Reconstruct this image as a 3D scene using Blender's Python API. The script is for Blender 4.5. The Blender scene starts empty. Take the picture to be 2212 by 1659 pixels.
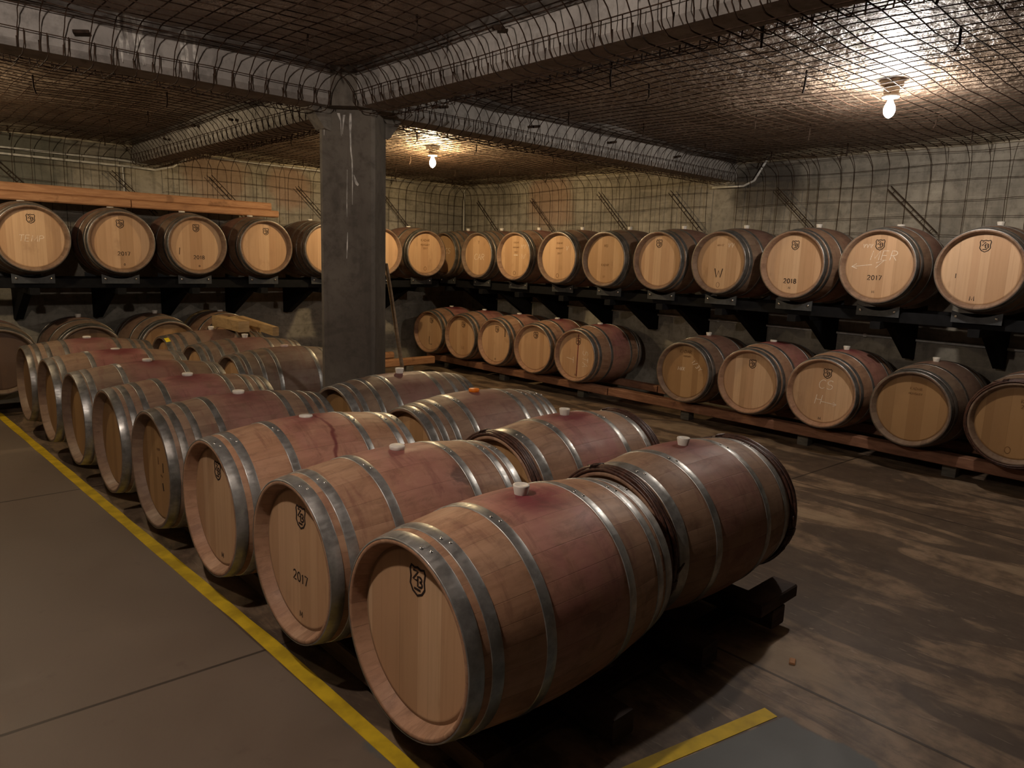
import bpy, bmesh, math, random
from mathutils import Vector, Matrix
random.seed(7)
PI = math.pi
S = bpy.context.scene
COL = S.collection

# ------------------------------------------------------------------ camera
CAMZ = 1.58
cam_d = bpy.data.cameras.new('camera')
cam = bpy.data.objects.new('camera', cam_d)
COL.objects.link(cam)
cam_d.sensor_fit = 'HORIZONTAL'
cam_d.sensor_width = 36.0
cam_d.lens = 1533.0 / 2212.0 * 36.0
cam_d.clip_start = 0.05
right = Vector((0.73452753, -0.6777676, 0.03317202))
down = Vector((-0.09315355, -0.14913522, -0.98441917))
fwd = Vector((0.67215453, 0.71999289, -0.17268039))
M = Matrix((( right.x, -down.x, -fwd.x, 0), (right.y, -down.y, -fwd.y, 0), (right.z, -down.z, -fwd.z, CAMZ), (0, 0, 0, 1)))
cam.matrix_world = M
S.camera = cam

# ------------------------------------------------------------------ world, exposure
w = bpy.data.worlds.new('world'); S.world = w
w.use_nodes = True
w.node_tree.nodes['Background'].inputs[0].default_value = (0.02, 0.018, 0.015, 1)
w.node_tree.nodes['Background'].inputs[1].default_value = 0.2
S.view_settings.view_transform = 'Standard'
S.view_settings.look = 'None'
S.view_settings.gamma = 1.0
S.view_settings.use_curve_mapping = False
S.view_settings.exposure = 0.25
S.cycles.use_denoising = True
S.cycles.max_bounces = 6
S.cycles.diffuse_bounces = 4
S.cycles.adaptive_threshold = 0.02
S.cycles.sample_clamp_indirect = 4.0

# lamps: position on the ceiling, colour, strength of the bulb
LAMPS = [
    (4.87, 1.85, (1.0, 0.90, 0.81), 960, 'bare bulb burning white on the wet ceiling above the right-hand barrel wall'),
    (4.74, 6.45, (1.0, 0.73, 0.40), 1250, 'bare bulb burning warm yellow beyond the pillar near the far corner'),
    (0.10, 6.45, (1.0, 0.79, 0.52), 1030, 'bare bulb over the far end of the aisle, hidden by the beam'),
    (0.10, 1.85, (1.0, 0.85, 0.75), 1380, 'bare bulb over the near end of the aisle, above the picture'),
]

# ------------------------------------------------------------------ room measures
XR, YB, ZC = 7.2, 8.94, 2.75           # right wall, far wall, ceiling
XL, YF = -2.2, -2.7                    # walls behind the camera
BX0, BX1 = 2.44, 2.71                  # beam running away from the camera
BY0, BY1 = 4.24, 4.50                  # beam running across
ZB = 2.50                              # underside of the beams

# ------------------------------------------------------------------ node helpers
class NT:
    def __init__(s, name):
        s.m = bpy.data.materials.new(name); s.m.use_nodes = True
        s.t = s.m.node_tree; s.t.nodes.clear()
        s.out = s.t.nodes.new('ShaderNodeOutputMaterial')
        s.b = s.t.nodes.new('ShaderNodeBsdfPrincipled')
        s.t.links.new(s.b.outputs[0], s.out.inputs[0])
    def n(s, typ, **k):
        nd = s.t.nodes.new(typ)
        for a, v in k.items(): setattr(nd, a, v)
        return nd
    def put(s, sock, v):
        if v is None: return
        if hasattr(v, 'is_output') or isinstance(v, bpy.types.NodeSocket): s.t.links.new(v, sock)
        elif isinstance(v, (tuple, list)):
            v = tuple(v)
            sock.default_value = v + (1,) if len(v) == 3 and sock.type == 'RGBA' else v
        else: sock.default_value = v
    def coord(s, kind='Object'): return s.n('ShaderNodeTexCoord').outputs[kind]
    def math(s, op, a, b=None, c=None, clamp=False):
        nd = s.n('ShaderNodeMath', operation=op, use_clamp=clamp)
        s.put(nd.inputs[0], a); s.put(nd.inputs[1], b); s.put(nd.inputs[2], c)
        return nd.outputs[0]
    def sep(s, v):
        nd = s.n('ShaderNodeSeparateXYZ'); s.put(nd.inputs[0], v); return nd.outputs
    def comb(s, x, y, z):
        nd = s.n('ShaderNodeCombineXYZ')
        for i, v in enumerate((x, y, z)): s.put(nd.inputs[i], v)
        return nd.outputs[0]
    def scale(s, v, sc, off=(0, 0, 0)):
        nd = s.n('ShaderNodeMapping'); s.put(nd.inputs['Vector'], v); s.put(nd.inputs['Scale'], sc); s.put(nd.inputs['Location'], off)
        return nd.outputs[0]
    def vadd(s, a, b):
        nd = s.n('ShaderNodeVectorMath', operation='ADD'); s.put(nd.inputs[0], a); s.put(nd.inputs[1], b); return nd.outputs[0]
    def dist(s, a, b):
        nd = s.n('ShaderNodeVectorMath', operation='DISTANCE'); s.put(nd.inputs[0], a); s.put(nd.inputs[1], b); return nd.outputs['Value']
    def noise(s, v, sc=5, det=4, rough=0.55, dist=0.0):
        nd = s.n('ShaderNodeTexNoise'); s.put(nd.inputs['Vector'], v); s.put(nd.inputs['Scale'], sc)
        s.put(nd.inputs['Detail'], det); s.put(nd.inputs['Roughness'], rough); s.put(nd.inputs['Distortion'], dist)
        return nd.outputs[0]
    def white(s, v):
        nd = s.n('ShaderNodeTexWhiteNoise', noise_dimensions='3D'); s.put(nd.inputs['Vector'], v); return nd.outputs['Value']
    def ramp(s, f, lo, hi, a=0.0, b=1.0):
        nd = s.n('ShaderNodeMapRange', interpolation_type='SMOOTHSTEP')
        s.put(nd.inputs[0], f); s.put(nd.inputs[1], lo); s.put(nd.inputs[2], hi); s.put(nd.inputs[3], a); s.put(nd.inputs[4], b)
        return nd.outputs[0]
    def mix(s, f, a, b, blend='MIX'):
        nd = s.n('ShaderNodeMix', data_type='RGBA', blend_type=blend)
        s.put(nd.inputs[0], f); s.put(nd.inputs[6], a); s.put(nd.inputs[7], b); return nd.outputs[2]
    def attr(s, name, what='Fac'):
        nd = s.n('ShaderNodeAttribute', attribute_type='OBJECT', attribute_name=name); return nd.outputs[what]
    def bump(s, h, strength=0.3, d=0.01):
        nd = s.n('ShaderNodeBump'); s.put(nd.inputs['Height'], h); s.put(nd.inputs['Strength'], strength); s.put(nd.inputs['Distance'], d)
        s.t.links.new(nd.outputs[0], s.b.inputs['Normal'])
    def set(s, color=None, rough=None, metal=None, spec=None):
        s.put(s.b.inputs['Base Color'], color); s.put(s.b.inputs['Roughness'], rough)
        s.put(s.b.inputs['Metallic'], metal); s.put(s.b.inputs['Specular IOR Level'], spec)
        return s.m

def flat(name, color, rough=0.6, metal=0.0, amp=0.25, sc=30, spec=0.4):
    t = NT(name); p = t.coord(); f = t.noise(p, sc, 3)
    c = t.mix(t.ramp(f, 0.3, 0.7), tuple(x * (1 - amp) for x in color), tuple(x * (1 + amp) for x in color))
    t.bump(f, 0.1, 0.003)
    return t.set(c, rough, metal, spec)

def mat_staves():
    t = NT('oak_staves'); p = t.coord(); x, y, z = t.sep(p)
    seed = t.attr('seed'); tone = t.attr('tone'); wine = t.attr('wine')
    ang = t.math('ARCTAN2', y, z)
    u = t.math('MULTIPLY', ang, 27 / (2 * PI))
    u2 = t.math('ADD', u, t.math('MULTIPLY', t.math('SINE', t.math('MULTIPLY', ang, 5.0)), 0.28))
    idv = t.math('FLOOR', u2); fr = t.math('FRACT', u2)
    rnd = t.white(t.comb(idv, seed, 3.0)); rnd2 = t.white(t.comb(idv, seed, 9.0))
    off = t.comb(t.math('MULTIPLY', seed, 3.7), t.math('MULTIPLY', rnd, 8.0), t.math('MULTIPLY', seed, 1.3))
    grain = t.noise(t.vadd(t.scale(p, (3.0, 45, 45)), off), 1.0, 5, 0.6)
    blot = t.noise(t.vadd(t.scale(p, (1.2, 2.2, 2.2)), off), 2.6, 5, 0.62, 0.4)
    c = t.mix(rnd, (0.45, 0.255, 0.15), (0.54, 0.325, 0.20))
    c = t.mix(t.math('MULTIPLY', rnd2, 0.35), c, (0.40, 0.17, 0.085))
    c = t.mix(t.ramp(grain, 0.35, 0.75, 0.0, 0.45), c, (0.24, 0.115, 0.05))
    c = t.mix(t.ramp(blot, 0.52, 0.72, 0.0, 0.5), c, (0.17, 0.085, 0.045))
    old = t.mix(t.ramp(blot, 0.3, 0.75), (0.185, 0.142, 0.100), (0.080, 0.060, 0.045))
    c = t.mix(t.math('POWER', tone, 0.55), c, old)
    # wine soaked belly between the quarter hoops, strongest round the bung
    ax = t.math('ABSOLUTE', x)
    belly = t.ramp(t.math('ADD', ax, t.math('MULTIPLY', t.math('SUBTRACT', blot, 0.5), 0.10)), 0.12, 0.225, 1.0, 0.0)
    dn = t.noise(t.vadd(t.scale(p, (9, 2.2, 2.2)), off), 1.3, 4, 0.6)
    top = t.ramp(z, -0.25, 0.30, 0.35, 1.0)
    wm = t.math('MULTIPLY', t.math('MULTIPLY', belly, top), t.ramp(dn, 0.30, 0.62, 0.6, 1.1))
    wm = t.math('MULTIPLY', wm, wine, clamp=True)
    c = t.mix(t.math('MULTIPLY', wm, 0.92, clamp=True), c, t.mix(tone, (0.40, 0.160, 0.140), (0.135, 0.055, 0.050)))
    db = t.dist(p, (0.0, 0.0, 0.35))
    near = t.ramp(t.math('ADD', db, t.math('MULTIPLY', t.math('SUBTRACT', blot, 0.5), 0.20)), 0.03, 0.19, 1.0, 0.0)
    c = t.mix(t.math('MULTIPLY', t.math('MULTIPLY', near, wine), 1.35, clamp=True), c, t.mix(tone, (0.19, 0.034, 0.042), (0.10, 0.03, 0.03)))
    sp = t.math('ADD', t.dist(p, t.attr('spotpos', 'Vector')), t.math('MULTIPLY', t.math('SUBTRACT', t.noise(p, 16, 4), 0.5), 0.09))
    c = t.mix(t.math('MULTIPLY', t.ramp(sp, 0.035, 0.06, 0.7, 0.0), t.attr('spot')), c, (0.05, 0.03, 0.02))
    # one narrow run of wine
    run = t.ramp(t.math('ABSOLUTE', t.math('ADD', t.math('ADD', x, -0.02), t.math('MULTIPLY', t.math('SUBTRACT', t.noise(p, 4.0, 3), 0.5), 0.25))), 0.004, 0.022, 1.0, 0.0)
    c = t.mix(t.math('MULTIPLY', t.math('MULTIPLY', run, t.attr('run')), t.ramp(z, 0.0, 0.25, 0.0, 0.85)), c, (0.13, 0.02, 0.022))
    mot = t.noise(t.vadd(t.scale(p, (5, 9, 9)), off), 1.4, 6, 0.68, 0.5)
    drip = t.noise(t.comb(t.math('MULTIPLY', x, 22.0), t.math('MULTIPLY', ang, 1.6), t.math('MULTIPLY', seed, 2.0)), 1.0, 4, 0.6, 0.3)
    c = t.mix(t.ramp(mot, 0.48, 0.66, 0.0, 0.6), c, t.mix(0.6, c, (0.10, 0.045, 0.028)))
    c = t.mix(t.math('MULTIPLY', t.ramp(mot, 0.46, 0.30, 0.0, 0.35), t.math('SUBTRACT', 1.0, tone)), c, t.mix(0.5, c, (0.60, 0.40, 0.25)))
    c = t.mix(t.math('MULTIPLY', t.ramp(drip, 0.52, 0.68, 0.0, 0.65), t.ramp(z, -0.2, 0.25)), c, t.mix(0.6, c, (0.13, 0.045, 0.035)))
    seam = t.ramp(t.math('ABSOLUTE', t.math('SUBTRACT', fr, 0.5)), 0.48, 0.5, 0.0, 0.3)
    c = t.mix(seam, c, (0.03, 0.014, 0.008))
    h = t.math('SUBTRACT', t.math('MULTIPLY', grain, 0.6), t.math('MULTIPLY', seam, 1.2))
    t.bump(h, 0.25, 0.004)
    return t.set(c, t.ramp(blot, 0.3, 0.7, 0.48, 0.68), 0.0, 0.35)

def mat_head():
    t = NT('oak_head'); p = t.coord(); x, y, z = t.sep(p)
    seed = t.attr('seed'); tone = t.attr('htone')
    u = t.math('ADD', t.math('MULTIPLY', y, 13.0), t.math('MULTIPLY', seed, 5.3))
    u = t.math('ADD', u, t.math('MULTIPLY', t.math('SINE', t.math('MULTIPLY', u, 1.7)), 0.3))
    idv = t.math('FLOOR', u); fr = t.math('FRACT', u)
    rnd = t.white(t.comb(idv, seed, 1.0)); rnd2 = t.white(t.comb(idv, seed, 5.0))
    off = t.comb(t.math('MULTIPLY', rnd, 5.0), t.math('MULTIPLY', rnd, 8.0), seed)
    grain = t.noise(t.vadd(t.scale(p, (40, 60, 2.5)), off), 1.0, 5, 0.6)
    blot = t.noise(t.vadd(t.scale(p, (3, 3, 2)), off), 1.7, 4, 0.6)
    c = t.mix(rnd, (0.48, 0.295, 0.158), (0.66, 0.445, 0.265))
    c = t.mix(t.math('MULTIPLY', rnd2, 0.25), c, (0.52, 0.27, 0.14))
    c = t.mix(t.ramp(grain, 0.4, 0.8, 0.0, 0.28), c, (0.32, 0.17, 0.07))
    old = t.mix(rnd, (0.27, 0.145, 0.052), (0.37, 0.21, 0.08))
    c = t.mix(t.math('MINIMUM', tone, 1.0), c, old)
    c = t.mix(t.math('SUBTRACT', tone, 1.0, clamp=True), c, t.mix(rnd, (0.07, 0.042, 0.028), (0.12, 0.072, 0.046)))
    c = t.mix(t.ramp(blot, 0.56, 0.78, 0.0, 0.4), c, (0.22, 0.115, 0.05))
    seam = t.ramp(t.math('ABSOLUTE', t.math('SUBTRACT', fr, 0.5)), 0.485, 0.5, 0.0, 0.3)
    c = t.mix(seam, c, (0.10, 0.05, 0.02))
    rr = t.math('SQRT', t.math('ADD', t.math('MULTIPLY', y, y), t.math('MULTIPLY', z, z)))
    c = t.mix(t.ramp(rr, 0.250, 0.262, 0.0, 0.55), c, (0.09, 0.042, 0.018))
    t.bump(t.math('SUBTRACT', grain, seam), 0.12, 0.003)
    return t.set(c, 0.55, 0.0, 0.35)

def mat_hoop():
    t = NT('galvanised_hoop'); p = t.coord(); age = t.attr('age'); seed = t.attr('seed')
    q = t.vadd(p, t.comb(seed, seed, seed))
    f = t.noise(q, 14, 5, 0.65); g = t.noise(t.scale(q, (10, 60, 60)), 1.0, 3)
    c = t.mix(t.ramp(f, 0.35, 0.7), (0.30, 0.30, 0.285), (0.50, 0.50, 0.485))
    old = t.mix(t.ramp(f, 0.3, 0.7), (0.085, 0.075, 0.06), (0.23, 0.215, 0.19))
    c = t.mix(age, c, old)
    t.bump(f, 0.12, 0.003)
    return t.set(c, t.ramp(g, 0.3, 0.7, 0.30, 0.48), 0.75, 0.5)

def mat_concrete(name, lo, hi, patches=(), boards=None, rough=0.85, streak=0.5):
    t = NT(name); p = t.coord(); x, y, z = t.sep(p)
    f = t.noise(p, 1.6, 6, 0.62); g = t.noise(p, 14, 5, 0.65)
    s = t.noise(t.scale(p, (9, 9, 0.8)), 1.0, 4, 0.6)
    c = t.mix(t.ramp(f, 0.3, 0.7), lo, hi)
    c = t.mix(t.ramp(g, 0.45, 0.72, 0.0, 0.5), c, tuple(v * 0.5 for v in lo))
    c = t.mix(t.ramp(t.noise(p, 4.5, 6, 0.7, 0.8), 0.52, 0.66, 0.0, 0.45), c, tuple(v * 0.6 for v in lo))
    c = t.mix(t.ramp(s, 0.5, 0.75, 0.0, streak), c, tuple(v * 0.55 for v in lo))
    if boards:
        fr = t.math('FRACT', t.math('MULTIPLY', z, 1.0 / boards))
        line = t.ramp(t.math('ABSOLUTE', t.math('SUBTRACT', fr, 0.5)), 0.485, 0.5, 0.0, 0.3)
        c = t.mix(line, c, tuple(v * 0.4 for v in lo))
        hs = t.noise(t.scale(p, (1.2, 1.2, 14)), 1.5, 4, 0.6)
        c = t.mix(t.ramp(hs, 0.5, 0.8, 0.0, 0.3), c, tuple(min(1, v * 1.5) for v in hi))
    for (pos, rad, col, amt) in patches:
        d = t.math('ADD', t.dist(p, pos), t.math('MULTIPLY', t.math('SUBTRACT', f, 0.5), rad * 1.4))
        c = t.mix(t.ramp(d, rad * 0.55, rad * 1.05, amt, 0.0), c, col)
    holes = t.noise(p, 60, 2)
    t.bump(t.math('ADD', t.math('MULTIPLY', g, 0.7), t.math('MULTIPLY', holes, 0.3)), 0.35, 0.01)
    return t.set(c, rough, 0.0, 0.3)

def mat_ceiling():
    t = NT('wet_sprayed_concrete'); p = t.coord()
    a = t.noise(p, 3.2, 6, 0.62); b = t.noise(p, 26, 4, 0.6); d = t.noise(p, 0.7, 3)
    c = t.mix(t.ramp(a, 0.3, 0.7), (0.25, 0.185, 0.135), (0.40, 0.31, 0.235))
    c = t.mix(t.ramp(b, 0.5, 0.8, 0.0, 0.3), c, (0.5, 0.42, 0.34))
    wet = t.ramp(d, 0.38, 0.56)
    e = t.noise(p, 9, 5, 0.6, 0.3)
    t.bump(t.math('ADD', t.math('ADD', t.math('MULTIPLY', a, 0.9), t.math('MULTIPLY', e, 0.8)), t.math('MULTIPLY', b, 0.42)), 1.0, 0.08)
    t.set(c, t.math('ADD', t.math('MULTIPLY', wet, -0.26), 0.44), 0.0, 1.0)
    return t.m

def mat_floor():
    t = NT('cellar_floor'); p = t.coord(); x, y, z = t.sep(p)
    n1 = t.noise(p, 0.9, 6, 0.6, 0.6); n2 = t.noise(p, 7, 5, 0.62); n3 = t.noise(p, 34, 4, 0.6)
    sw = t.noise(t.vadd(t.scale(p, (2.6, 0.75, 1)), (0.35, 0.6, 0)), 0.95, 5, 0.55, 1.1)
    fine = t.noise(t.scale(p, (9, 2.6, 1)), 1.6, 6, 0.66, 0.8)
    # raw stained slab
    raw = t.mix(t.ramp(n2, 0.3, 0.7), (0.11, 0.074, 0.047), (0.27, 0.19, 0.122))
    raw = t.mix(t.ramp(fine, 0.50, 0.66, 0.0, 0.6), raw, (0.085, 0.055, 0.036))
    raw = t.mix(t.ramp(sw, 0.51, 0.57, 0.0, 0.8), raw, (0.062, 0.044, 0.032))
    raw = t.mix(t.ramp(sw, 0.44, 0.36, 0.0, 0.55), raw, (0.33, 0.245, 0.155))
    scr = t.noise(t.scale(p, (16, 3, 1)), 1.6, 3, 0.6, 2.2)
    raw = t.mix(t.ramp(scr, 0.62, 0.70, 0.0, 0.4), raw, (0.36, 0.28, 0.21))
    # aisle in grey paint; brown left part has warm lamplight put into its colour
    pt = t.mix(t.ramp(n1, 0.3, 0.7), (0.145, 0.111, 0.083), (0.182, 0.142, 0.106))
    pt = t.mix(t.ramp(n2, 0.60, 0.75, 0.0, 0.35), pt, (0.07, 0.048, 0.034))
    grey = t.mix(n2, (0.085, 0.093, 0.090), (0.106, 0.114, 0.110))
    wob = t.math('MULTIPLY', t.math('SUBTRACT', n2, 0.5), 0.14)
    gx = t.ramp(t.math('ADD', x, wob), 1.10, 1.13)
    pt = t.mix(gx, pt, grey)
    lim = t.math('MULTIPLY', t.ramp(t.math('ADD', x, wob), 2.30, 2.33, 1.0, 0.0), t.ramp(t.math('ADD', y, t.math('MULTIPLY', x, 0.24)), 1.545, 1.55, 1.0, 0.0))
    aisle = t.ramp(t.math('ADD', x, t.math('MULTIPLY', y, 0.034)), 1.172, 1.176, 1.0, 0.0)
    c = t.mix(t.math('MAXIMUM', lim, aisle), raw, pt)
    # sawn joints
    def joint(v, at, slope=None):
        q = t.math('SUBTRACT', v, at)
        if slope: q = t.math('ADD', q, slope)
        return t.ramp(t.math('ABSOLUTE', q), 0.004, 0.010, 1.0, 0.0)
    j = joint(y, 2.63, t.math('MULTIPLY', x, 0.055))
    for v, at in ((y, 5.18), (y, 0.05), (x, 2.54), (x, 5.1), (x, -0.05)):
        j = t.math('MAXIMUM', j, joint(v, at))
    c = t.mix(t.math('MULTIPLY', j, 0.8), c, (0.02, 0.014, 0.01))
    t.bump(t.math('SUBTRACT', t.math('MULTIPLY', n3, 0.4), j), 0.3, 0.004)
    return t.set(c, t.ramp(n1, 0.3, 0.7, 0.48, 0.7), 0.0, 0.4)

def mat_timber(name, a, b, rough=0.7):
    t = NT(name); p = t.coord('Generated'); q = t.coord(); seed = t.attr('seed')
    off = t.comb(seed, seed, seed)
    g = t.noise(t.vadd(t.scale(q, (6, 6, 40)), off), 1.0, 5, 0.6, 0.5); f = t.noise(t.vadd(q, off), 2.2, 4)
    c = t.mix(t.ramp(g, 0.3, 0.7), a, b)
    c = t.mix(t.ramp(f, 0.55, 0.75, 0.0, 0.5), c, tuple(v * 0.45 for v in a))
    c = t.mix(t.ramp(t.noise(t.vadd(q, off), 7.0, 3), 0.62, 0.72, 0.0, 0.5), c, tuple(v * 0.4 for v in a))
    t.bump(g, 0.25, 0.004)
    return t.set(c, rough, 0.0, 0.3)

MAT = {}
MAT['staves'] = mat_staves(); MAT['head'] = mat_head(); MAT['hoop'] = mat_hoop()
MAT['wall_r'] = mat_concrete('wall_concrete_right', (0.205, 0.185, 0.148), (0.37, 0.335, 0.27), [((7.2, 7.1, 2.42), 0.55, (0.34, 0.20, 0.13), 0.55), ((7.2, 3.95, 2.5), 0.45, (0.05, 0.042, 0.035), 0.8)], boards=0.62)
MAT['wall_l'] = mat_concrete('wall_concrete_left', (0.205, 0.185, 0.148), (0.37, 0.335, 0.27), [((3.35, 8.94, 2.45), 0.5, (0.33, 0.20, 0.13), 0.55), ((4.3, 8.94, 2.42), 0.35, (0.34, 0.19, 0.12), 0.5), ((1.3, 8.94, 2.55), 0.7, (0.07, 0.075, 0.062), 0.7)], boards=0.62)
MAT['wall_b'] = mat_concrete('wall_concrete_plain', (0.07, 0.062, 0.05), (0.13, 0.115, 0.093))
MAT['beam'] = mat_concrete('beam_concrete', (0.22, 0.202, 0.182), (0.37, 0.345, 0.312), streak=0.4)
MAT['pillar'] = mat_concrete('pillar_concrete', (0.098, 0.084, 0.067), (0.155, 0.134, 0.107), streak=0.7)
MAT['ceiling'] = mat_ceiling(); MAT['floor'] = mat_floor()
MAT['yellow'] = flat('yellow_paint', (0.56, 0.385, 0.014), 0.6, 0, 0.22, 9)
MAT['wire'] = flat('rusty_wire', (0.038, 0.022, 0.014), 0.85, 0.0, 0.4, 40, 0.1)
MAT['lath'] = flat('dark_wire', (0.034, 0.022, 0.015), 0.85, 0.0, 0.3, 40, 0.1)
MAT['black'] = flat('black_steel', (0.009, 0.009, 0.0095), 0.7, 0.0, 0.2, 20, 0.1)
MAT['plate'] = flat('grey_steel_plate', (0.055, 0.058, 0.060), 0.5, 0.3, 0.2, 20)
MAT['zinc'] = flat('zinc_pipe', (0.62, 0.61, 0.57), 0.35, 0.0, 0.15, 20)
MAT['bolt'] = flat('bright_bolt', (0.7, 0.7, 0.68), 0.25, 1.0, 0.1, 20)
MAT['trim'] = flat('pale_foam_strip', (0.42, 0.37, 0.27), 0.8, 0, 0.2, 12)
MAT['bung'] = flat('white_silicone', (0.70, 0.66, 0.58), 0.45, 0, 0.08, 30)
MAT['bung_pink'] = flat('stained_silicone', (0.58, 0.42, 0.36), 0.45, 0, 0.1, 30)
MAT['bung_orange'] = flat('orange_silicone', (0.80, 0.20, 0.012), 0.4, 0, 0.08, 30)
MAT['burn'] = flat('burnt_mark', (0.022, 0.011, 0.007), 0.8, 0, 0.3, 60)
MAT['faint'] = flat('faded_ink', (0.17, 0.085, 0.03), 0.8, 0, 0.3, 60)
MAT['chalk'] = flat('white_chalk', (0.78, 0.70, 0.58), 0.9, 0, 0.2, 90)
MAT['winerun'] = flat('dried_wine', (0.17, 0.03, 0.025), 0.6, 0, 0.3, 40)
MAT['wicker'] = flat('chestnut_wicker', (0.060, 0.026, 0.017), 0.42, 0, 0.45, 60)
MAT['straw'] = flat('pale_wicker', (0.30, 0.20, 0.075), 0.6, 0, 0.4, 60)
MAT['timber'] = mat_timber('red_larch', (0.19, 0.088, 0.050), (0.30, 0.15, 0.088))
MAT['timber_new'] = mat_timber('fresh_pine', (0.34, 0.165, 0.078), (0.46, 0.245, 0.12))
MAT['timber_oak'] = mat_timber('oak_offcut', (0.36, 0.235, 0.105), (0.50, 0.34, 0.165))
MAT['timber_grey'] = mat_timber('grey_timber', (0.10, 0.093, 0.076), (0.17, 0.158, 0.128))
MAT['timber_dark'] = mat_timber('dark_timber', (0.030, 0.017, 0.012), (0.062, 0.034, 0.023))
MAT['handle'] = mat_timber('ash_handle', (0.20, 0.14, 0.085), (0.30, 0.21, 0.13))
MAT['lime'] = flat('lime_streak', (0.42, 0.40, 0.36), 0.9, 0, 0.4, 25)
MAT['socket'] = flat('lamp_holder', (0.40, 0.33, 0.24), 0.5, 0, 0.1, 20)
MAT['porcelain'] = flat('white_porcelain', (0.8, 0.78, 0.72), 0.3, 0, 0.05, 20)
MAT['sticker'] = flat('white_sticker', (0.62, 0.60, 0.55), 0.6, 0, 0.1, 20)
MAT['sticker_y'] = flat('yellow_sticker', (0.75, 0.58, 0.02), 0.6, 0, 0.1, 20)
def mat_bulb(name, col, e):
    t = NT(name); t.set((1, 1, 1), 0.3); t.put(t.b.inputs['Emission Color'], col); t.b.inputs['Emission Strength'].default_value = e
    return t.m

# ------------------------------------------------------------------ mesh helpers
def mesh(name, verts, faces, mat, smooth=False):
    me = bpy.data.meshes.new(name); me.from_pydata([tuple(v) for v in verts], [], faces); me.update()
    if mat: me.materials.append(MAT[mat] if isinstance(mat, str) else mat)
    if smooth:
        for f in me.polygons: f.use_smooth = True
    return me
def link(name, me, parent=None, loc=(0, 0, 0)):
    o = bpy.data.objects.new(name, me); COL.objects.link(o)
    if parent: o.parent = parent
    o.location = loc
    return o
def empty(name, loc, rz=0.0):
    o = bpy.data.objects.new(name, None); COL.objects.link(o); o.location = loc; o.rotation_euler = (0, 0, rz); o.empty_display_size = 0.1
    return o
def tag(o, label=None, cat=None, group=None, kind=None):
    if label: o['label'] = label
    if cat: o['category'] = cat
    if group: o['group'] = group
    if kind: o['kind'] = kind
    return o
class G:
    """collects shapes for one mesh"""
    def __init__(s): s.v = []; s.f = []
    def add(s, v, f):
        n = len(s.v); s.v += [tuple(q) for q in v]; s.f += [tuple(i + n for i in q) for q in f]; return s
    def box(s, a, b):
        (x0, y0, z0), (x1, y1, z1) = a, b
        return s.add([(x0, y0, z0), (x1, y0, z0), (x1, y1, z0), (x0, y1, z0), (x0, y0, z1), (x1, y0, z1), (x1, y1, z1), (x0, y1, z1)],
                     [(0, 3, 2, 1), (4, 5, 6, 7), (0, 1, 5, 4), (1, 2, 6, 5), (2, 3, 7, 6), (3, 0, 4, 7)])
    def cbox(s, a, b, e=0.006):
        """box with chamfered edges (octagonal section along the longest side, capped)"""
        lo = Vector(a); hi = Vector(b); d = hi - lo; k = max(range(3), key=lambda i: d[i]); i, j = [q for q in range(3) if q != k]
        pts = [(lo[i] + e, lo[j]), (hi[i] - e, lo[j]), (hi[i], lo[j] + e), (hi[i], hi[j] - e), (hi[i] - e, hi[j]), (lo[i] + e, hi[j]), (lo[i], hi[j] - e), (lo[i], lo[j] + e)]
        v = []
        for t in (lo[k], hi[k]):
            for (p, q) in pts:
                c = [0, 0, 0]; c[k] = t; c[i] = p; c[j] = q; v.append(c)
        f = [tuple(range(8)), tuple(range(15, 7, -1))] + [(m, m + 8, (m + 1) % 8 + 8, (m + 1) % 8) for m in range(8)]
        return s.add(v, f)
    def prism(s, poly, axis, lo, hi):
        n = len(poly); v = []
        for t in (lo, hi):
            for (p, q) in poly:
                v.append({'x': (t, p, q), 'y': (p, t, q), 'z': (p, q, t)}[axis])
        f = [tuple(range(n)), tuple(range(2 * n - 1, n - 1, -1))] + [(m, m + n, (m + 1) % n + n, (m + 1) % n) for m in range(n)]
        return s.add(v, f)
    def tube(s, pts, r, sides=4, closed=False):
        pts = [Vector(p) for p in pts]; n = len(pts); v = []; f = []
        rr = r if isinstance(r, (list, tuple)) else [r] * n
        for i, p in enumerate(pts):
            a = pts[(i - 1) % n] if (closed or i > 0) else p; b = pts[(i + 1) % n] if (closed or i < n - 1) else p
            d = (b - a).normalized(); up = Vector((0, 0, 1)) if abs(d.z) < 0.9 else Vector((1, 0, 0))
            e1 = d.cross(up).normalized(); e2 = d.cross(e1)
            for k in range(sides):
                t = 2 * PI * (k + 0.5) / sides; v.append(p + (e1 * math.cos(t) + e2 * math.sin(t)) * rr[i])
        for i in range(n if closed else n - 1):
            for k in range(sides):
                a = i * sides; b = ((i + 1) % n) * sides; f.append((a + k, a + (k + 1) % sides, b + (k + 1) % sides, b + k))
        if not closed: f += [tuple(range(sides))[::-1], tuple(range((n - 1) * sides, n * sides))]
        return s.add(v, f)
    def lathe(s, prof, seg=24, axis='z', c=(0, 0, 0)):
        v = []; f = []
        for (r, h) in prof:
            for k in range(seg):
                t = 2 * PI * k / seg; a, b = r * math.cos(t), r * math.sin(t)
                p = {'z': (a, b, h), 'x': (h, a, b)}[axis]; v.append((p[0] + c[0], p[1] + c[1], p[2] + c[2]))
        for i in range(len(prof) - 1):
            for k in range(seg):
                f.append((i * seg + k, i * seg + (k + 1) % seg, (i + 1) * seg + (k + 1) % seg, (i + 1) * seg + k))
        if prof[0][0] > 1e-6: f.append(tuple(range(seg))[::-1])
        if prof[-1][0] > 1e-6: f.append(tuple(range((len(prof) - 1) * seg, len(prof) * seg)))
        return s.add(v, f)
    def me(s, name, mat, smooth=False): return mesh(name, s.v, s.f, mat, smooth)
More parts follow.
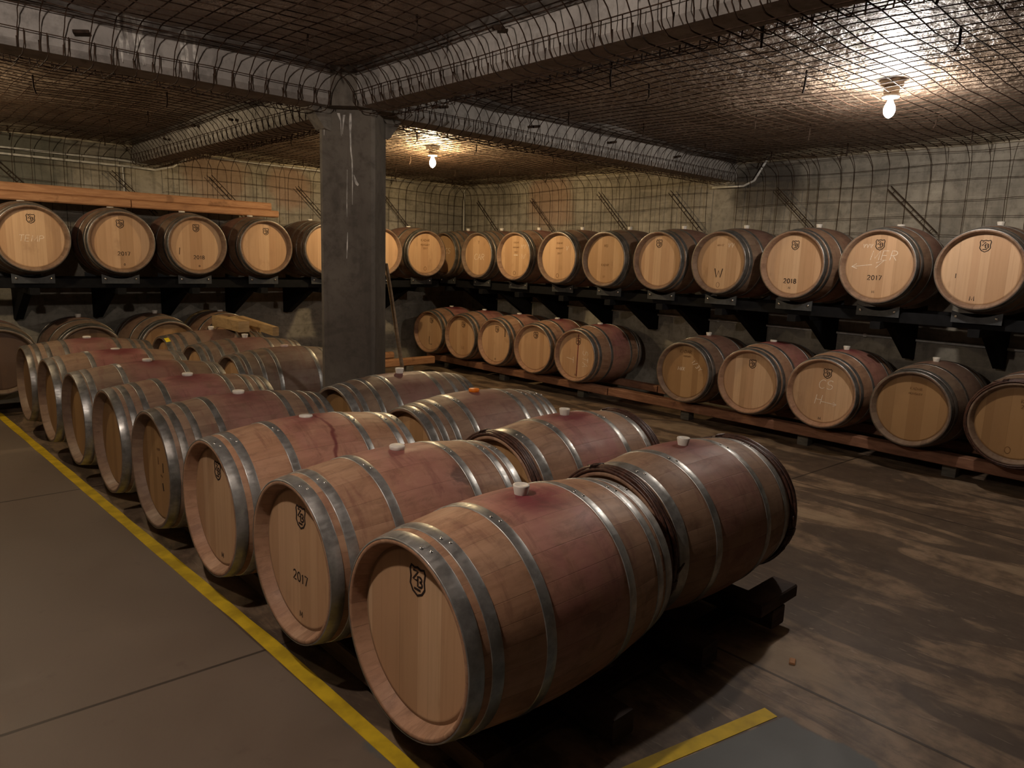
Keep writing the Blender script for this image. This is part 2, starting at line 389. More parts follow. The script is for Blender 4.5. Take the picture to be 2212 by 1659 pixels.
    def obj(s, name, mat, parent=None, loc=(0, 0, 0), smooth=False):
        return link(name, s.me(name, mat, smooth), parent, loc)
def fixn(o):
    bm = bmesh.new(); bm.from_mesh(o.data); bmesh.ops.recalc_face_normals(bm, faces=bm.faces); bm.to_mesh(o.data); bm.free(); return o

# ------------------------------------------------------------------ room shell
def struct(name, g, mat): return tag(fixn(g.obj(name, mat)), kind='structure')
struct('floor', G().box((XL - 0.2, YF - 0.2, -0.15), (XR + 0.2, YB + 0.2, 0.0)), 'floor')
struct('wall_right', G().box((XR, YF - 0.2, 0), (XR + 0.2, YB + 0.2, ZC + 0.2)), 'wall_r')
struct('wall_left', G().box((XL - 0.2, YB, 0), (XR, YB + 0.2, ZC + 0.2)), 'wall_l')
struct('wall_back', G().box((XL - 0.2, YF - 0.2, 0), (XR, YF, ZC + 0.2)), 'wall_b')
struct('wall_side', G().box((XL - 0.2, YF, 0), (XL, YB, ZC + 0.2)), 'wall_b')
# lumpy ceiling as real relief
def ceiling():
    g = G(); nx, ny = 118, 146; v = []
    from mathutils import noise as mn
    for j in range(ny + 1):
        for i in range(nx + 1):
            x = XL + (XR - XL) * i / nx; y = YF + (YB - YF) * j / ny
            h = mn.fractal(Vector((x * 1.7, y * 1.7, 0.3)), 0.9, 2.1, 4) * 0.028
            v.append((x, y, ZC + h))
    f = [(j * (nx + 1) + i, (j + 1) * (nx + 1) + i, (j + 1) * (nx + 1) + i + 1, j * (nx + 1) + i + 1) for j in range(ny) for i in range(nx)]
    g.add(v, f); g.box((XL - 0.2, YF - 0.2, ZC + 0.12), (XR + 0.2, YB + 0.2, ZC + 0.3))
    o = g.obj('ceiling', 'ceiling', smooth=True); return tag(o, kind='structure')
ceiling()
def beam(name, a, b):
    e = 0.03; (x0, y0), (x1, y1) = a, b
    if x1 - x0 > y1 - y0:
        poly = [(y0, ZC + 0.1), (y0, ZB + e), (y0 + e, ZB), (y1 - e, ZB), (y1, ZB + e), (y1, ZC + 0.1)]; g = G().prism(poly, 'x', x0, x1)
    else:
        poly = [(x0, ZC + 0.1), (x0, ZB + e), (x0 + e, ZB), (x1 - e, ZB), (x1, ZB + e), (x1, ZC + 0.1)]; g = G().prism(poly, 'y', y0, y1)
    return struct(name, g, 'beam')
b1 = beam('beam_1', (XL, BY0), (XR, BY1))
beam('beam_2', (BX0, YF), (BX1, YB))
beam('beam_3', (XL, -0.62), (XR, -0.35))
# pillar turned 45 degrees under the crossing
PC = Vector((2.575, 4.395, 0)); hw = 0.182
def pillar():
    poly = []
    c = 0.022
    for k in range(4):
        a = PI / 4 * (2 * k) - 3 * PI / 4 + PI / 4      # face normals at 45 deg
        n = Vector((math.cos(a - PI / 4 + PI / 4), math.sin(a), 0))
    ds = [Vector((-1, 0, 0)), Vector((0, -1, 0)), Vector((1, 0, 0)), Vector((0, 1, 0))]
    R = hw * math.sqrt(2)
    pts = []
    for k, d in enumerate(ds):
        prv = ds[(k - 1) % 4]; nxt = ds[(k + 1) % 4]
        C0 = d * R
        pts.append(C0 + (prv * R - C0).normalized() * c); pts.append(C0 + (nxt * R - C0).normalized() * c)
    poly = [(p.x + PC.x, p.y + PC.y) for p in pts]
    g = G().prism(poly, 'z', 0.0, ZB + 0.02)
    g2 = [(p.x * 1.0 + PC.x, p.y * 1.0 + PC.y) for p in pts]
    # short haunches under the beam on both sides
    for sg in (-1, 1):
        q = [(PC.x + sg * (R - .08), ZB - .15), (PC.x + sg * (R - .012), ZB - .13), (PC.x + sg * (R + .075), ZB - .02), (PC.x + sg * (R + .075), ZB + .01), (PC.x + sg * (R - .08), ZB + .01)]
        g.prism(q, 'y', PC.y - .06, PC.y + .06)
    # chamfered block joining the beams above
    q = 0.12
    x0, x1, y0, y1 = BX0, BX1, BY0, BY1
    oc = [(x0 - q, y0), (x0, y0 - q), (x1, y0 - q), (x1 + q, y0), (x1 + q, y1), (x1, y1 + q), (x0, y1 + q), (x0 - q, y1)]
    g.prism(oc, 'z', ZB - 0.005, ZC + 0.05)
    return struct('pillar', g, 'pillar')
pil = pillar()
# lime streaks running down the pillar's wide face (normal towards -x-y)
def face_pt(u, z, lift=0.0015):
    a = PC + Vector((-1, 0, 0)) * hw * math.sqrt(2); b = PC + Vector((0, -1, 0)) * hw * math.sqrt(2)
    p = a.lerp(b, u) + Vector((-1, -1, 0)).normalized() * lift; return Vector((p.x, p.y, z))
def streak(pts, parent):
    v = []; f = []; d = (face_pt(1, 0) - face_pt(0, 0)).normalized(); n = Vector((-1, -1, 0)).normalized() * 0.001
    for (u, z, wd) in pts:
        p = face_pt(u, z); v += [p - d * wd, p + n, p + d * wd]
    for i in range(len(pts) - 1):
        for k in range(2): f.append((i * 3 + k, i * 3 + k + 1, i * 3 + k + 4, i * 3 + k + 3))
    return link('lime_streak', mesh('lime_streak', v, f, 'lime'), parent)
streak([(.575, 2.47, .006), (.572, 2.40, .009), (.57, 2.36, .005), (.578, 2.24, .005), (.60, 2.18, .004), (.605, 2.05, .003), (.60, 1.9, .001)], pil)
streak([(.10, 2.47, .006), (.105, 2.40, .004), (.10, 2.33, .001)], pil)
streak([(.16, 2.47, .008), (.165, 2.42, .003), (.16, 2.36, .001)], pil)
streak([(.36, 2.47, .010), (.40, 2.42, .003), (.41, 2.33, .001)], pil)
streak([(.46, 2.46, .008), (.44, 2.39, .003), (.43, 2.34, .001)], pil)
streak([(.51, 2.12, .0015), (.50, 1.9, .003), (.50, 1.82, .001)], pil)
streak([(.63, 2.09, .002), (.66, 2.05, .008), (.69, 2.03, .011), (.70, 2.02, .002)], pil)
streak([(.51, 1.72, .002), (.50, 1.62, .005), (.49, 1.55, .002)], pil)
def beam_streak(pts):
    v = []; f = []
    for (x, z, wd) in pts: v += [(x - wd, BY0 - .0005, z), (x, BY0 - .0015, z), (x + wd, BY0 - .0005, z)]
    for i in range(len(pts) - 1):
        for k in range(2): f.append((i * 3 + k, i * 3 + k + 1, i * 3 + k + 4, i * 3 + k + 3))
    link('lime_streak', mesh('lime_streak', v, f, 'lime'), b1)
rs = random.Random(4)
for x in (1.13, 1.155, 1.20, 1.225, 1.235, 1.43, 1.455, 1.50):
    z1 = rs.uniform(2.50, 2.56); n = 6
    beam_streak([(x + rs.uniform(-.004, .004) + .012 * k / n, 2.745 - (2.745 - z1) * k / n, rs.uniform(.004, .012) * (1 if k < n else .2)) for k in range(n + 1)])
# pale strip where the walls meet the ceiling
def strip(name, a, b): return struct(name, G().box(a, b), 'trim')
strip('trim_1', (XR - 0.035, YF, ZC - 0.075), (XR, YB, ZC + 0.02))
strip('trim_2', (XL, YB - 0.035, ZC - 0.085), (XR - 0.036, YB, ZC + 0.02))
# painted yellow lines on the floor
def line(name, pts, wd):
    v = []; f = []
    rnd = random.Random(3)
    P = []
    for i in range(len(pts) - 1):
        a, b = Vector(pts[i] + (0,)), Vector(pts[i + 1] + (0,)); n = max(2, int((b - a).length / 0.25))
        for k in range(n): P.append(a.lerp(b, k / n))
    P.append(Vector(pts[-1] + (0,)))
    for i, p in enumerate(P):
        d = (P[min(i + 1, len(P) - 1)] - P[max(i - 1, 0)]).normalized(); s = Vector((-d.y, d.x, 0))
        e = wd / 2 + rnd.uniform(-.003, .003)
        v += [(p + s * e).to_tuple()[:2] + (0.0,), (p + s * e).to_tuple()[:2] + (0.002,), (p - s * e).to_tuple()[:2] + (0.002,), (p - s * e).to_tuple()[:2] + (0.0,)]
    for i in range(len(P) - 1):
        for k in range(3): f.append((i * 4 + k, i * 4 + k + 1, i * 4 + k + 5, i * 4 + k + 4))
    return tag(fixn(link(name, mesh(name, v, f, 'yellow'))), kind='structure')
line('floor_line_1', [(0.90, 8.1), (0.915, 7.75), (1.012, 5.35), (1.125, 2.60), (1.145, 1.62), (1.16, 1.28)], 0.06)
line('floor_line_2', [(1.16, 1.28), (1.70, 1.17), (2.30, 1.035)], 0.055)

# ------------------------------------------------------------------ lamps
def lamp(x, y, col, e, label):
    r = empty('ceiling_lamp', (x, y, ZC - 0.17)); tag(r, label, 'lamp', 'bare bulbs on the cellar ceiling')
    z0 = 0.17
    g = G().prism([(-.055, -.05), (.055, -.05), (.055, .05), (-.055, .05)], 'z', z0 - 0.03, z0 + 0.03)
    fixn(g.obj('mounting_plate', 'socket', r))
    G().lathe([(.042, z0 - .03), (.046, z0 - .05), (.040, z0 - .085), (.036, z0 - .088)], 20).obj('socket', 'socket', r, smooth=True)
    G().lathe([(.018, z0 - .084), (.050, z0 - .086), (.052, z0 - .094), (.048, z0 - .100), (.02, z0 - .100)], 24).obj('collar', 'porcelain', r, smooth=True)
    prof = [(.013, z0 - .10), (.014, z0 - .115), (.020, z0 - .13), (.029, z0 - .148), (.034, z0 - .168), (.033, z0 - .185), (.026, z0 - .203), (.014, z0 - .216), (.001, z0 - .222)]
    b = G().lathe(prof, 24).obj('bulb', mat_bulb('glowing_bulb', col, e), r, smooth=True)
    return r
for L in LAMPS: lamp(*L)

# ------------------------------------------------------------------ strokes for the writing on the heads
ARC = lambda cx, cy, rx, ry, a0, a1, n=8: [(cx + rx * math.cos(math.radians(a0 + (a1 - a0) * i / n)), cy + ry * math.sin(math.radians(a0 + (a1 - a0) * i / n))) for i in range(n + 1)]
F = {
 'A': [[(0, 0), (.35, 1), (.7, 0)], [(.15, .4), (.55, .4)]], 'C': [ARC(.4, .5, .4, .5, 50, 310, 10)], 'D': [[(0, 0), (0, 1)] + ARC(.1, .5, .55, .5, 90, -90, 8) + [(0, 0)]],
 'E': [[(.55, 1), (0, 1), (0, 0), (.55, 0)], [(0, .5), (.45, .5)]], 'H': [[(0, 0), (0, 1)], [(.6, 0), (.6, 1)], [(0, .5), (.6, .5)]], 'I': [[(.05, 0), (.05, 1)]],
 'K': [[(0, 0), (0, 1)], [(.6, 1), (0, .45), (.6, 0)]], 'L': [[(0, 1), (0, 0), (.5, 0)]], 'M': [[(0, 0), (.06, 1), (.42, .18), (.78, 1), (.84, 0)]], 'N': [[(0, 0), (0, 1), (.6, 0), (.6, 1)]], 'G': [ARC(.4, .5, .4, .5, 50, 330, 10) + [(.75, .45), (.45, .45)]], 'U': [[(0, 1), (0, .3)] + ARC(.3, .3, .3, .3, 180, 360, 6) + [(.6, 1)]],
 'P': [[(0, 0), (0, 1)] + ARC(.2, .75, .38, .25, 90, -90, 6) + [(0, .5)]], 'R': [[(0, 0), (0, 1)] + ARC(.2, .75, .38, .25, 90, -90, 6) + [(0, .5)], [(.2, .5), (.62, 0)]],
 'S': [ARC(.32, .74, .3, .26, 40, 240, 7) + ARC(.32, .25, .32, .26, 75, -150, 8)], 'T': [[(0, 1), (.7, 1)], [(.35, 1), (.35, 0)]], 'V': [[(0, 1), (.3, 0), (.6, 1)]], 'W': [[(0, 1), (.25, 0), (.5, .75), (.75, 0), (1, 1)]],
 'X': [[(0, 0), (.6, 1)], [(0, 1), (.6, 0)]], 'Y': [[(0, 1), (.3, .5), (.6, 1)], [(.3, .5), (.3, 0)]], 'Z': [[(0, 1), (.6, 1), (0, 0), (.6, 0)]], 'O': [ARC(.35, .5, .35, .5, 0, 360, 14)], 'F': [[(0, 0), (0, 1), (.55, 1)], [(0, .5), (.4, .5)]],
 'B': [[(0, 0), (0, 1)] + ARC(.25, .76, .27, .24, 90, -90, 6) + ARC(.25, .26, .33, .26, 90, -90, 6) + [(0, 0)]],
 '0': [ARC(.3, .5, .3, .5, 0, 360, 12)], '1': [[(.05, .8), (.2, 1), (.2, 0)]], '2': [ARC(.3, .72, .28, .28, 160, -30, 7) + [(0, 0), (.6, 0)]], '3': [ARC(.25, .75, .28, .25, 130, -90, 6) + ARC(.25, .25, .32, .25, 90, -130, 6)], '7': [[(0, 1), (.58, 1), (.2, 0)]],
 '8': [ARC(.3, .75, .24, .25, -90, 270, 10), ARC(.3, .25, .3, .25, 90, 450, 10)], '-': [[(0, .5), (.4, .5)]], '/': [[(0, -.1), (.5, 1.1)]], '<': [[(.4, 1), (0, .5), (.4, 0)], [(0, .5), (1.3, .55)]], '>': [[(0, .5), (1.3, .5)], [(.9, .8), (1.3, .5), (.9, .2)]], ' ': [],
}
def text_strokes(txt, cx, cy, h, slant=0.0, rot=0.0, sp=0.28):
    adv = {'I': .1, '1': .35, ' ': .4, 'W': 1.0, 'M': .8, '<': 1.3, '>': 1.3, '-': .4}
    wd = [adv.get(c, .62) for c in txt]; tot = sum(wd) + sp * (len(txt) - 1); out = []; x = -tot / 2
    cr, sr = math.cos(rot), math.sin(rot)
    for c, q in zip(txt, wd):
        for st in F[c]:
            o = []
            for (a, b) in st:
                u, v = (x + a + slant * b) * h, (b - .5) * h
                o.append((cx + u * cr - v * sr, cy + u * sr + v * cr))
            out.append(o)
        x += q + sp
    return out
def shield(cx, cy, wd):
    k = wd
    sh = [(-.42, .58), (-.2, .52), (0, .58), (.2, .52), (.42, .58), (.50, .40), (.44, .1), (.48, -.22), (.30, -.48), (0, -.62), (-.30, -.48), (-.48, -.22), (-.44, .1), (-.50, .40), (-.42, .58)]
    out = [[(cx + a * k, cy + b * k) for a, b in sh]]
    out += [[(cx - .30 * k + a * k * .55, cy + .02 * k + b * k * .38) for a, b in st] for st in F['Z']]
    out += [[(cx + .02 * k + a * k * .50, cy - .22 * k + b * k * .42) for a, b in st] for st in F['B']]
    out += [[(cx - .22 * k, cy - .36 * k), (cx + .20 * k, cy - .36 * k)]]
    return out
def ribbon(strokes, wd, x=0.0, lift=0.0012):
    """flat raised strokes on a head seen from the front: u runs to local -y, v to +z"""
    g = G()
    for st in strokes:
        n = len(st); v = []; f = []
        closed = n > 3 and abs(st[0][0] - st[-1][0]) + abs(st[0][1] - st[-1][1]) < 1e-6
        for i, (a, b) in enumerate(st):
            pa = st[i - 1] if i > 0 else (st[-2] if closed else st[i]); pb = st[i + 1] if i < n - 1 else (st[1] if closed else st[i])
            d = Vector((pb[0] - pa[0], pb[1] - pa[1])); d = d.normalized() if d.length > 1e-9 else Vector((1, 0)); s = Vector((-d.y, d.x)) * wd / 2
            for sg, xx in ((1, x), (1, x - lift), (-1, x - lift), (-1, x)): v.append((xx, -(a + s.x * sg), b + s.y * sg))
        for i in range(n - 1):
            for k in range(4): f.append((i * 4 + k, i * 4 + (k + 1) % 4, i * 4 + 4 + (k + 1) % 4, i * 4 + 4 + k))
        f += [(0, 1, 2, 3), ((n - 1) * 4 + 3, (n - 1) * 4 + 2, (n - 1) * 4 + 1, (n - 1) * 4)]
        g.add(v, f)
    return g

# ------------------------------------------------------------------ barrels
LEN = 0.95; HALF = LEN / 2; REC = 0.046
CACHE = {}
def rad(x, R0, RB): return RB - (RB - R0) * (abs(x) / HALF) ** 1.9
def staves_me(R0, RB):
    k = ('st', R0)
    if k not in CACHE:
        prof = [(R0 - .034, -HALF + REC + .004), (R0 - .030, -HALF + REC - .004), (R0 - .017, -HALF + .003), (R0 - .014, -HALF), (R0 - .004, -HALF), (R0, -HALF + .004)]
        for i in range(1, 24): xx = -HALF + LEN * i / 24; prof.append((rad(xx, R0, RB), xx))
        prof += [(r, -x) for r, x in reversed(prof[:6])]
        g = G(); seg = 80; v = []; f = []
        for (r, h) in prof:
            for q in range(seg): t = 2 * PI * q / seg; v.append((h, r * math.cos(t), r * math.sin(t)))
        for i in range(len(prof) - 1):
            for q in range(seg): f.append((i * seg + q, i * seg + (q + 1) % seg, (i + 1) * seg + (q + 1) % seg, (i + 1) * seg + q))
        g.add(v, f); me = g.me('staves', 'staves', True)
        for p in me.polygons:
            pass
        CACHE[k] = me
    return CACHE[k]
def head_me(R0, side):
    k = ('hd', R0, side)
    if k not in CACHE:
        x = side * (HALF - REC); d = side * 0.012
        g = G().lathe([(0.0005, x), (R0 - .045, x), (R0 - .031, x - side * .004), (R0 - .031, x - side * .02)], 64, 'x')
        CACHE[k] = g.me('head', 'head')
    return CACHE[k]
def hoop_me(R0, RB, a, wd):
    k = ('hp', R0, round(a, 4), round(wd, 4))
    if k not in CACHE:
        r0, r1 = rad(a, R0, RB), rad(a + wd, R0, RB); th = .0026
        g = G(); prof = [(r0 - .002, a), (r0 + th, a + .0006), (r0 + th + .0004, a + .002), ((r0 + r1) / 2 + th + .0008, a + wd / 2), (r1 + th + .0004, a + wd - .002), (r1 + th, a + wd - .0006), (r1 - .002, a + wd)]
        seg = 72; v = []; f = []
        for (r, h) in prof:
            for q in range(seg): t = 2 * PI * q / seg; v.append((h, r * math.cos(t), r * math.sin(t)))
        for i in range(len(prof) - 1):
            for q in range(seg): f.append((i * seg + q, i * seg + (q + 1) % seg, (i + 1) * seg + (q + 1) % seg, (i + 1) * seg + q))
        g.add(v, f); CACHE[k] = g.me('hoop', 'hoop', True)
    return CACHE[k]
def rivet_me():
    if 'rv' not in CACHE: CACHE['rv'] = G().lathe([(.0001, .004), (.0035, .0035), (.0058, .0015), (.0062, -.001)], 10).me('rivet', 'bolt', True)
    return CACHE['rv']
def bung_me(kind, mat):
    k = ('bg', kind, mat)
    if k not in CACHE:
        prof = {'tall': [(.022, -.01), (.023, .004), (.0285, .030), (.0275, .034), (.020, .034), (.018, .031), (.0005, .031)],
                'low': [(.026, -.01), (.031, .006), (.032, .014), (.029, .018), (.0005, .019)],
                'flat': [(.028, -.006), (.032, .004), (.031, .009), (.0005, .010)]}[kind]
        CACHE[k] = G().lathe(prof, 22).me('bung', mat, True)
    return CACHE[k]
def wicker_me(R0, RB, side, mat):
    k = ('wk', R0, side, mat)
    if k not in CACHE:
        g = G(); rnd = random.Random(5 + side)
        for j in range(6):
            a = -HALF + .004 + j % 4 * .0135; lay = j // 4; rr = .0078
            pts = []; ph = rnd.uniform(0, 6)
            for q in range(60):
                t = 2 * PI * q / 60; r = rad(a, R0, RB) + rr * .85 + lay * rr * 1.3 + .0025 * math.sin(5 * t + ph) + rnd.uniform(-.0007, .0007)
                x = a + .003 * math.sin(3 * t + ph) + (lay * .007)
                pts.append((side * -x, r * math.cos(t), r * math.sin(t)))
            g.tube(pts, rr, 6, True)
        for q in range(3):        # loose rod ends and bindings near the top
            t = PI / 2 - .35 - q * 2.1
            for s in range(5):
                tt = t + s * .025; pts = []
                for i in range(9):
                    ph = PI * 2 * i / 8; r = rad(-.45, R0, RB) + .011 + .013 * math.cos(ph); x = -HALF + .026 + .030 * math.sin(ph)
                    pts.append((side * -x, r * math.cos(tt), r * math.sin(tt)))
                g.tube(pts, .0032, 5, True)
            pts = [(side * (HALF - .03 - .012 * i), (rad(-.45, R0, RB) + .012 + .006 * i) * math.cos(t - .05 - .06 * i), (rad(-.45, R0, RB) + .012 + .006 * i) * math.sin(t - .05 - .06 * i)) for i in range(4)]
            g.tube(pts, [.008, .0065, .005, .003], 6)
        CACHE[k] = g.me('wicker_hoop', mat, True)
    return CACHE[k]
LAY = {'Z': [(0.0, .048), (.072, .040), (.262, .038)], 'G': [(0.0, .046), (.066, .036), (.140, .034), (.262, .035)], 'K': [(0.0, .050), (.058, .040), (.255, .034)], 'W': [(.066, .050), (.270, .036)], 'S': [(0.0, .046), (.066, .034), (.168, .032), (.290, .034)]}
NB = [0]
def barrel(pos, yaw, axis, label, group, R0=.295, lay='Z', tone=.15, wine=.5, htone=.1, age=.1, bung='tall', bmat='bung', marks=(), rivets=False, run=0.0, extra=None, wick='wicker', bdy=0.0, spot=None):
    RB = R0 + .049
    NB[0] += 1; seed = (NB[0] * 0.618) % 1.0 * 7.0
    hx, hy, zc = pos
    rz = yaw + (0 if axis == 'x' else PI / 2)
    c = Vector((hx + math.cos(rz) * HALF, hy + math.sin(rz) * HALF, zc - RB))
    root = empty('oak_barrel', c, rz); tag(root, label, 'barrel', group)
    cz = (0, 0, RB)
    def part(name, me, loc=cz, parent=root):
        o = link(name, me, parent, loc)
        o['seed'] = seed; o['tone'] = float(tone); o['wine'] = float(wine); o['htone'] = float(htone); o['age'] = float(age); o['run'] = float(run)
        o['spot'] = 1.0 if spot else 0.0; o['spotpos'] = [float(q) for q in (spot or (9, 9, 9))]
        return o
    part('staves', staves_me(R0, RB))
    h = part('head', head_me(R0, -1)); part('head', head_me(R0, 1))
    for (a, wd) in LAY[lay]:
        for s in (-1, 1):
            aa = -HALF + a if s < 0 else HALF - a - wd
            ho = part('hoop', hoop_me(R0, RB, aa, wd)); ho['seed'] = seed + a * 9 + s; ho['age'] = min(1.0, max(0.0, age + random.uniform(-.12, .12)))
            if rivets:
                for i, t in ((0, 1.36), (1, 1.27)):
                    r = rad(aa + wd / 2, R0, RB) + .0032; x = aa + wd * (.35 + .3 * i)
                    # on the side of the barrel nearest the aisle camera (local -y)
                    rv = link('rivet', rivet_me(), ho, (x, -r * math.cos(t), r * math.sin(t)))
                    rv.rotation_euler = (PI / 2 - t, 0, 0)
    if lay == 'W':
        for s in (-1, 1): part('wicker_hoop', wicker_me(R0, RB, s, wick))
    if bung: part('bung', bung_me(bung, bmat), (0, bdy, RB * 2 - .002))
    xf = -HALF + REC
    for mk in marks:
        kind = mk[0]
        if kind == 'logo': o = ribbon(shield(mk[1], mk[2], mk[3] * .84), .0066, xf).obj('brand_stamp', 'burn', h)
        elif kind == 'burn': o = ribbon(text_strokes(mk[1], mk[2], mk[3], mk[4]), mk[5] if len(mk) > 5 else .0045, xf).obj('stamped_text', 'burn', h)
        elif kind == 'ink': o = ribbon(text_strokes(mk[1], mk[2], mk[3], mk[4]), mk[5] if len(mk) > 5 else .003, xf).obj('stamped_text', 'faint', h)
        elif kind == 'chalk': o = ribbon(text_strokes(mk[1], mk[2], mk[3], mk[4], .18, mk[5] if len(mk) > 5 else 0.0), .0042, xf).obj('chalk_writing', 'chalk', h)
        elif kind == 'line': o = ribbon([mk[1]], mk[2], xf).obj(mk[4] if len(mk) > 4 else 'wine_run', mk[3], h)
    if extra: extra(root, part, R0, RB)
    return root

def patch(R0, RB, x0, x1, t0, t1, lift, mat, name):
    """small curved sticker on a hoop; t measured from the top towards the aisle camera (local -y)"""
    g = G(); v = []; f = []; n = 6
    for i in range(n + 1):
        t = PI / 2 - (t0 + (t1 - t0) * i / n)
        for x in (x0, x1):
            r = rad(x, R0, RB) + lift; v.append((x, -r * math.cos(t), r * math.sin(t)))
    for i in range(n): f.append((i * 2, i * 2 + 1, i * 2 + 3, i * 2 + 2))
    return g.add(v, f).me(name, mat)
def sticker(x0, x1, t0, t1, mat='sticker'):
    def fn(root, part, R0, RB): part('sticker', patch(R0, RB, x0, x1, t0, t1, .0048, mat, 'sticker'))
    return fn
GA = 'barrels in the front row along the yellow line'
GBk = 'barrels in the second row on the floor'
GS = 'barrels on the right wall rack'; GP = 'barrels on the floor rails under the right rack'
GT = 'barrels on the left wall rack'; GF = 'barrels on the floor rails under the left rack'
LG = ('logo', 0.0, .175, .082)
YA = .018
barrel((1.105, 1.622, .460), YA, 'x', 'nearest barrel of all, fresh oak wine-stained round its bung, shield stamp on bare head', GA, R0=.303, tone=.05, wine=.75, htone=.05, age=.05, rivets=True, marks=[('logo', .01, .175, .088)])
barrel((1.087, 2.332, .460), YA, 'x', 'fresh oak barrel beside the nearest one, 2017 stamped low on its head', GA, R0=.303, tone=.12, wine=.5, htone=.08, age=.1, rivets=True, bung='low', spot=(.165, -.215, .265), marks=[('logo', .01, .165, .082), ('burn', '2017', .0, -.075, .036, .005), ('burn', 'M', .0, -.22, .022, .003)])
barrel((1.065, 3.075, .458), YA, 'x', 'tan front-row barrel with dark red wine run down its side and flat bung', GA, R0=.303, tone=.05, wine=.45, htone=.05, age=.12, rivets=True, bung='flat', run=1.0, spot=(-.20, -.30, .14), marks=[('logo', .01, .165, .08), ('burn', 'M', .03, -.22, .022, .003)])
barrel((1.045, 3.830, .452), YA, 'x', 'greyed front-row barrel with dark blotched hoops and smudged black marks on its head', GA, R0=.303, lay='G', tone=.55, wine=.6, htone=0.9, age=.6, bung='low', marks=[('line', [(-.02, .10), (.025, .105)], .012, 'faint', 'ink_smudge'), ('line', [(-.01, .06), (-.005, .02)], .014, 'faint', 'ink_smudge'), ('line', [(.06, .04), (.062, -.01)], .008, 'burn', 'ink_smudge'), ('line', [(.02, -.03), (.05, -.035)], .010, 'faint', 'ink_smudge'), ('line', [(.045, -.07), (.055, -.11)], .012, 'burn', 'ink_smudge')])
barrel((1.022, 4.570, .448), YA, 'x', 'front-row barrel with reddish belly and dull grey hoops, fifth from the camera', GA, R0=.303, lay='G', tone=.45, wine=.85, htone=0.9, age=.5, bung='low')
barrel((1.000, 5.310, .446), YA, 'x', 'front-row barrel with white sticker on a hoop and gleaming end hoop, sixth from the camera', GA, R0=.303, lay='K', tone=.6, wine=.7, htone=1.1, age=.25, bung='low', extra=sticker(-.208, -.188, .10, .26))
barrel((.982, 6.050, .446), YA, 'x', 'dark red bellied front-row barrel with a flat white bung, seventh from the camera', GA, R0=.303, lay='K', tone=.5, wine=1.0, htone=1.2, age=.3, bung='flat', extra=sticker(-.212, -.192, .0, .12))
barrel((.965, 6.86, .450), YA, 'x', 'last barrel of the front row, dull greenish hoops, in front of the left wall row', GA, R0=.303, lay='G', tone=.65, wine=.75, htone=1.5, age=.6, bung='low')
barrel((2.137, 1.703, .464), -.03, 'x', 'wicker-hooped barrel at the right end of the second row, behind the nearest barrel', GBk, lay='W', tone=.3, wine=.55, htone=.75, age=.3, rivets=True)
barrel((2.148, 2.412, .464), -.005, 'x', 'wicker-hooped barrel with plum belly and mouldy far end, second in the second row', GBk, lay='W', tone=.2, wine=.9, htone=.75, age=.35, rivets=True)
barrel((2.12, 3.105, .478), -.01, 'x', 'brown barrel with an orange bung in the second row', GBk, lay='G', tone=.55, wine=.4, htone=.7, age=.45, rivets=True, bung='low', bmat='bung_orange')
barrel((2.075, 3.80, .492), -.003, 'x', 'dark barrel with white barcode sticker on a hoop, right in front of the pillar', GBk, lay='S', tone=.75, wine=.6, htone=1.2, age=.4, extra=sticker(-.172, -.152, .08, .24))
barrel((2.150, 5.626, .455), -.01, 'x', 'dark barrel partly hidden behind the left edge of the pillar, pinkish bung', GBk, lay='S', tone=.85, wine=.25, htone=.6, age=.5, bung='low', bmat='bung_pink')
barrel((2.117, 6.349, .458), .012, 'x', 'old grey-brown barrel of the second row, one beyond the barrel touching the pillar', GBk, lay='S', tone=.75, wine=.5, htone=.6, age=.55, bung='tall')
barrel((2.085, 7.081, .462), .02, 'x', 'old barrel with a yellow sticker on its end hoop, under the two timber offcuts', GBk, lay='G', tone=.75, wine=.25, htone=.5, age=.6, bung='tall', extra=sticker(-HALF + .006, -HALF + .045, .28, .52, 'sticker_y'))
# right rack, from the camera towards the corner
M22 = ('burn', 'M', -.02, -.222, .026, .004)
barrel((6.152, 1.568, 1.620), .03, 'x', 'rack barrel at the right edge of the photo, striped head with shield and letter M', GS, tone=.45, wine=.1, htone=.0, age=.55, marks=[('logo', .01, .175, .085), ('burn', 'M', -.03, -.215, .034, .006), ('burn', 'I', -.155, -.05, .035, .005)])
barrel((6.130, 2.285, 1.622), .03, 'x', 'rack barrel chalked MER with an arrow, 2017 stamped below', GS, tone=.45, wine=.4, htone=.05, age=.5, bung='low', marks=[('logo', -.005, .175, .082), ('burn', '2017', -.02, -.09, .036, .006), ('burn', 'M', -.02, -.205, .02, .003), ('chalk', 'MER', .03, .09, .075), ('chalk', 'VVV', -.10, .165, .03), ('line', [(-.05, .015), (-.21, -.005), (-.17, .02)], .004, 'chalk', 'chalk_writing'), ('line', [(-.21, -.005), (-.165, -.02)], .004, 'chalk', 'chalk_writing'), ('line', [(-.02, .03), (.04, .05), (-.02, -.01)], .004, 'chalk', 'chalk_writing')])
barrel((6.146, 3.011, 1.618), 0.0, 'x', 'rack barrel with clean head stamped with shield and 2018, next to the MER barrel', GS, tone=.3, wine=.1, htone=.03, age=.6, marks=[('logo', .0, .17, .078), ('burn', '2018', -.02, -.145, .038, .0072), ('burn', 'M', -.02, -.205, .02, .003)])
barrel((6.163, 3.757, 1.618), -.01, 'x', 'rack barrel with a big black W on its yellowish head', GS, lay='K', tone=.6, wine=.5, htone=.3, age=.65, marks=[('burn', 'W', -.01, -.10, .085, .0095), ('ink', 'AM-17', -.01, .165, .018), ('chalk', 'VV', .10, .165, .04), ('ink', 'O', -.01, -.215, .05)])
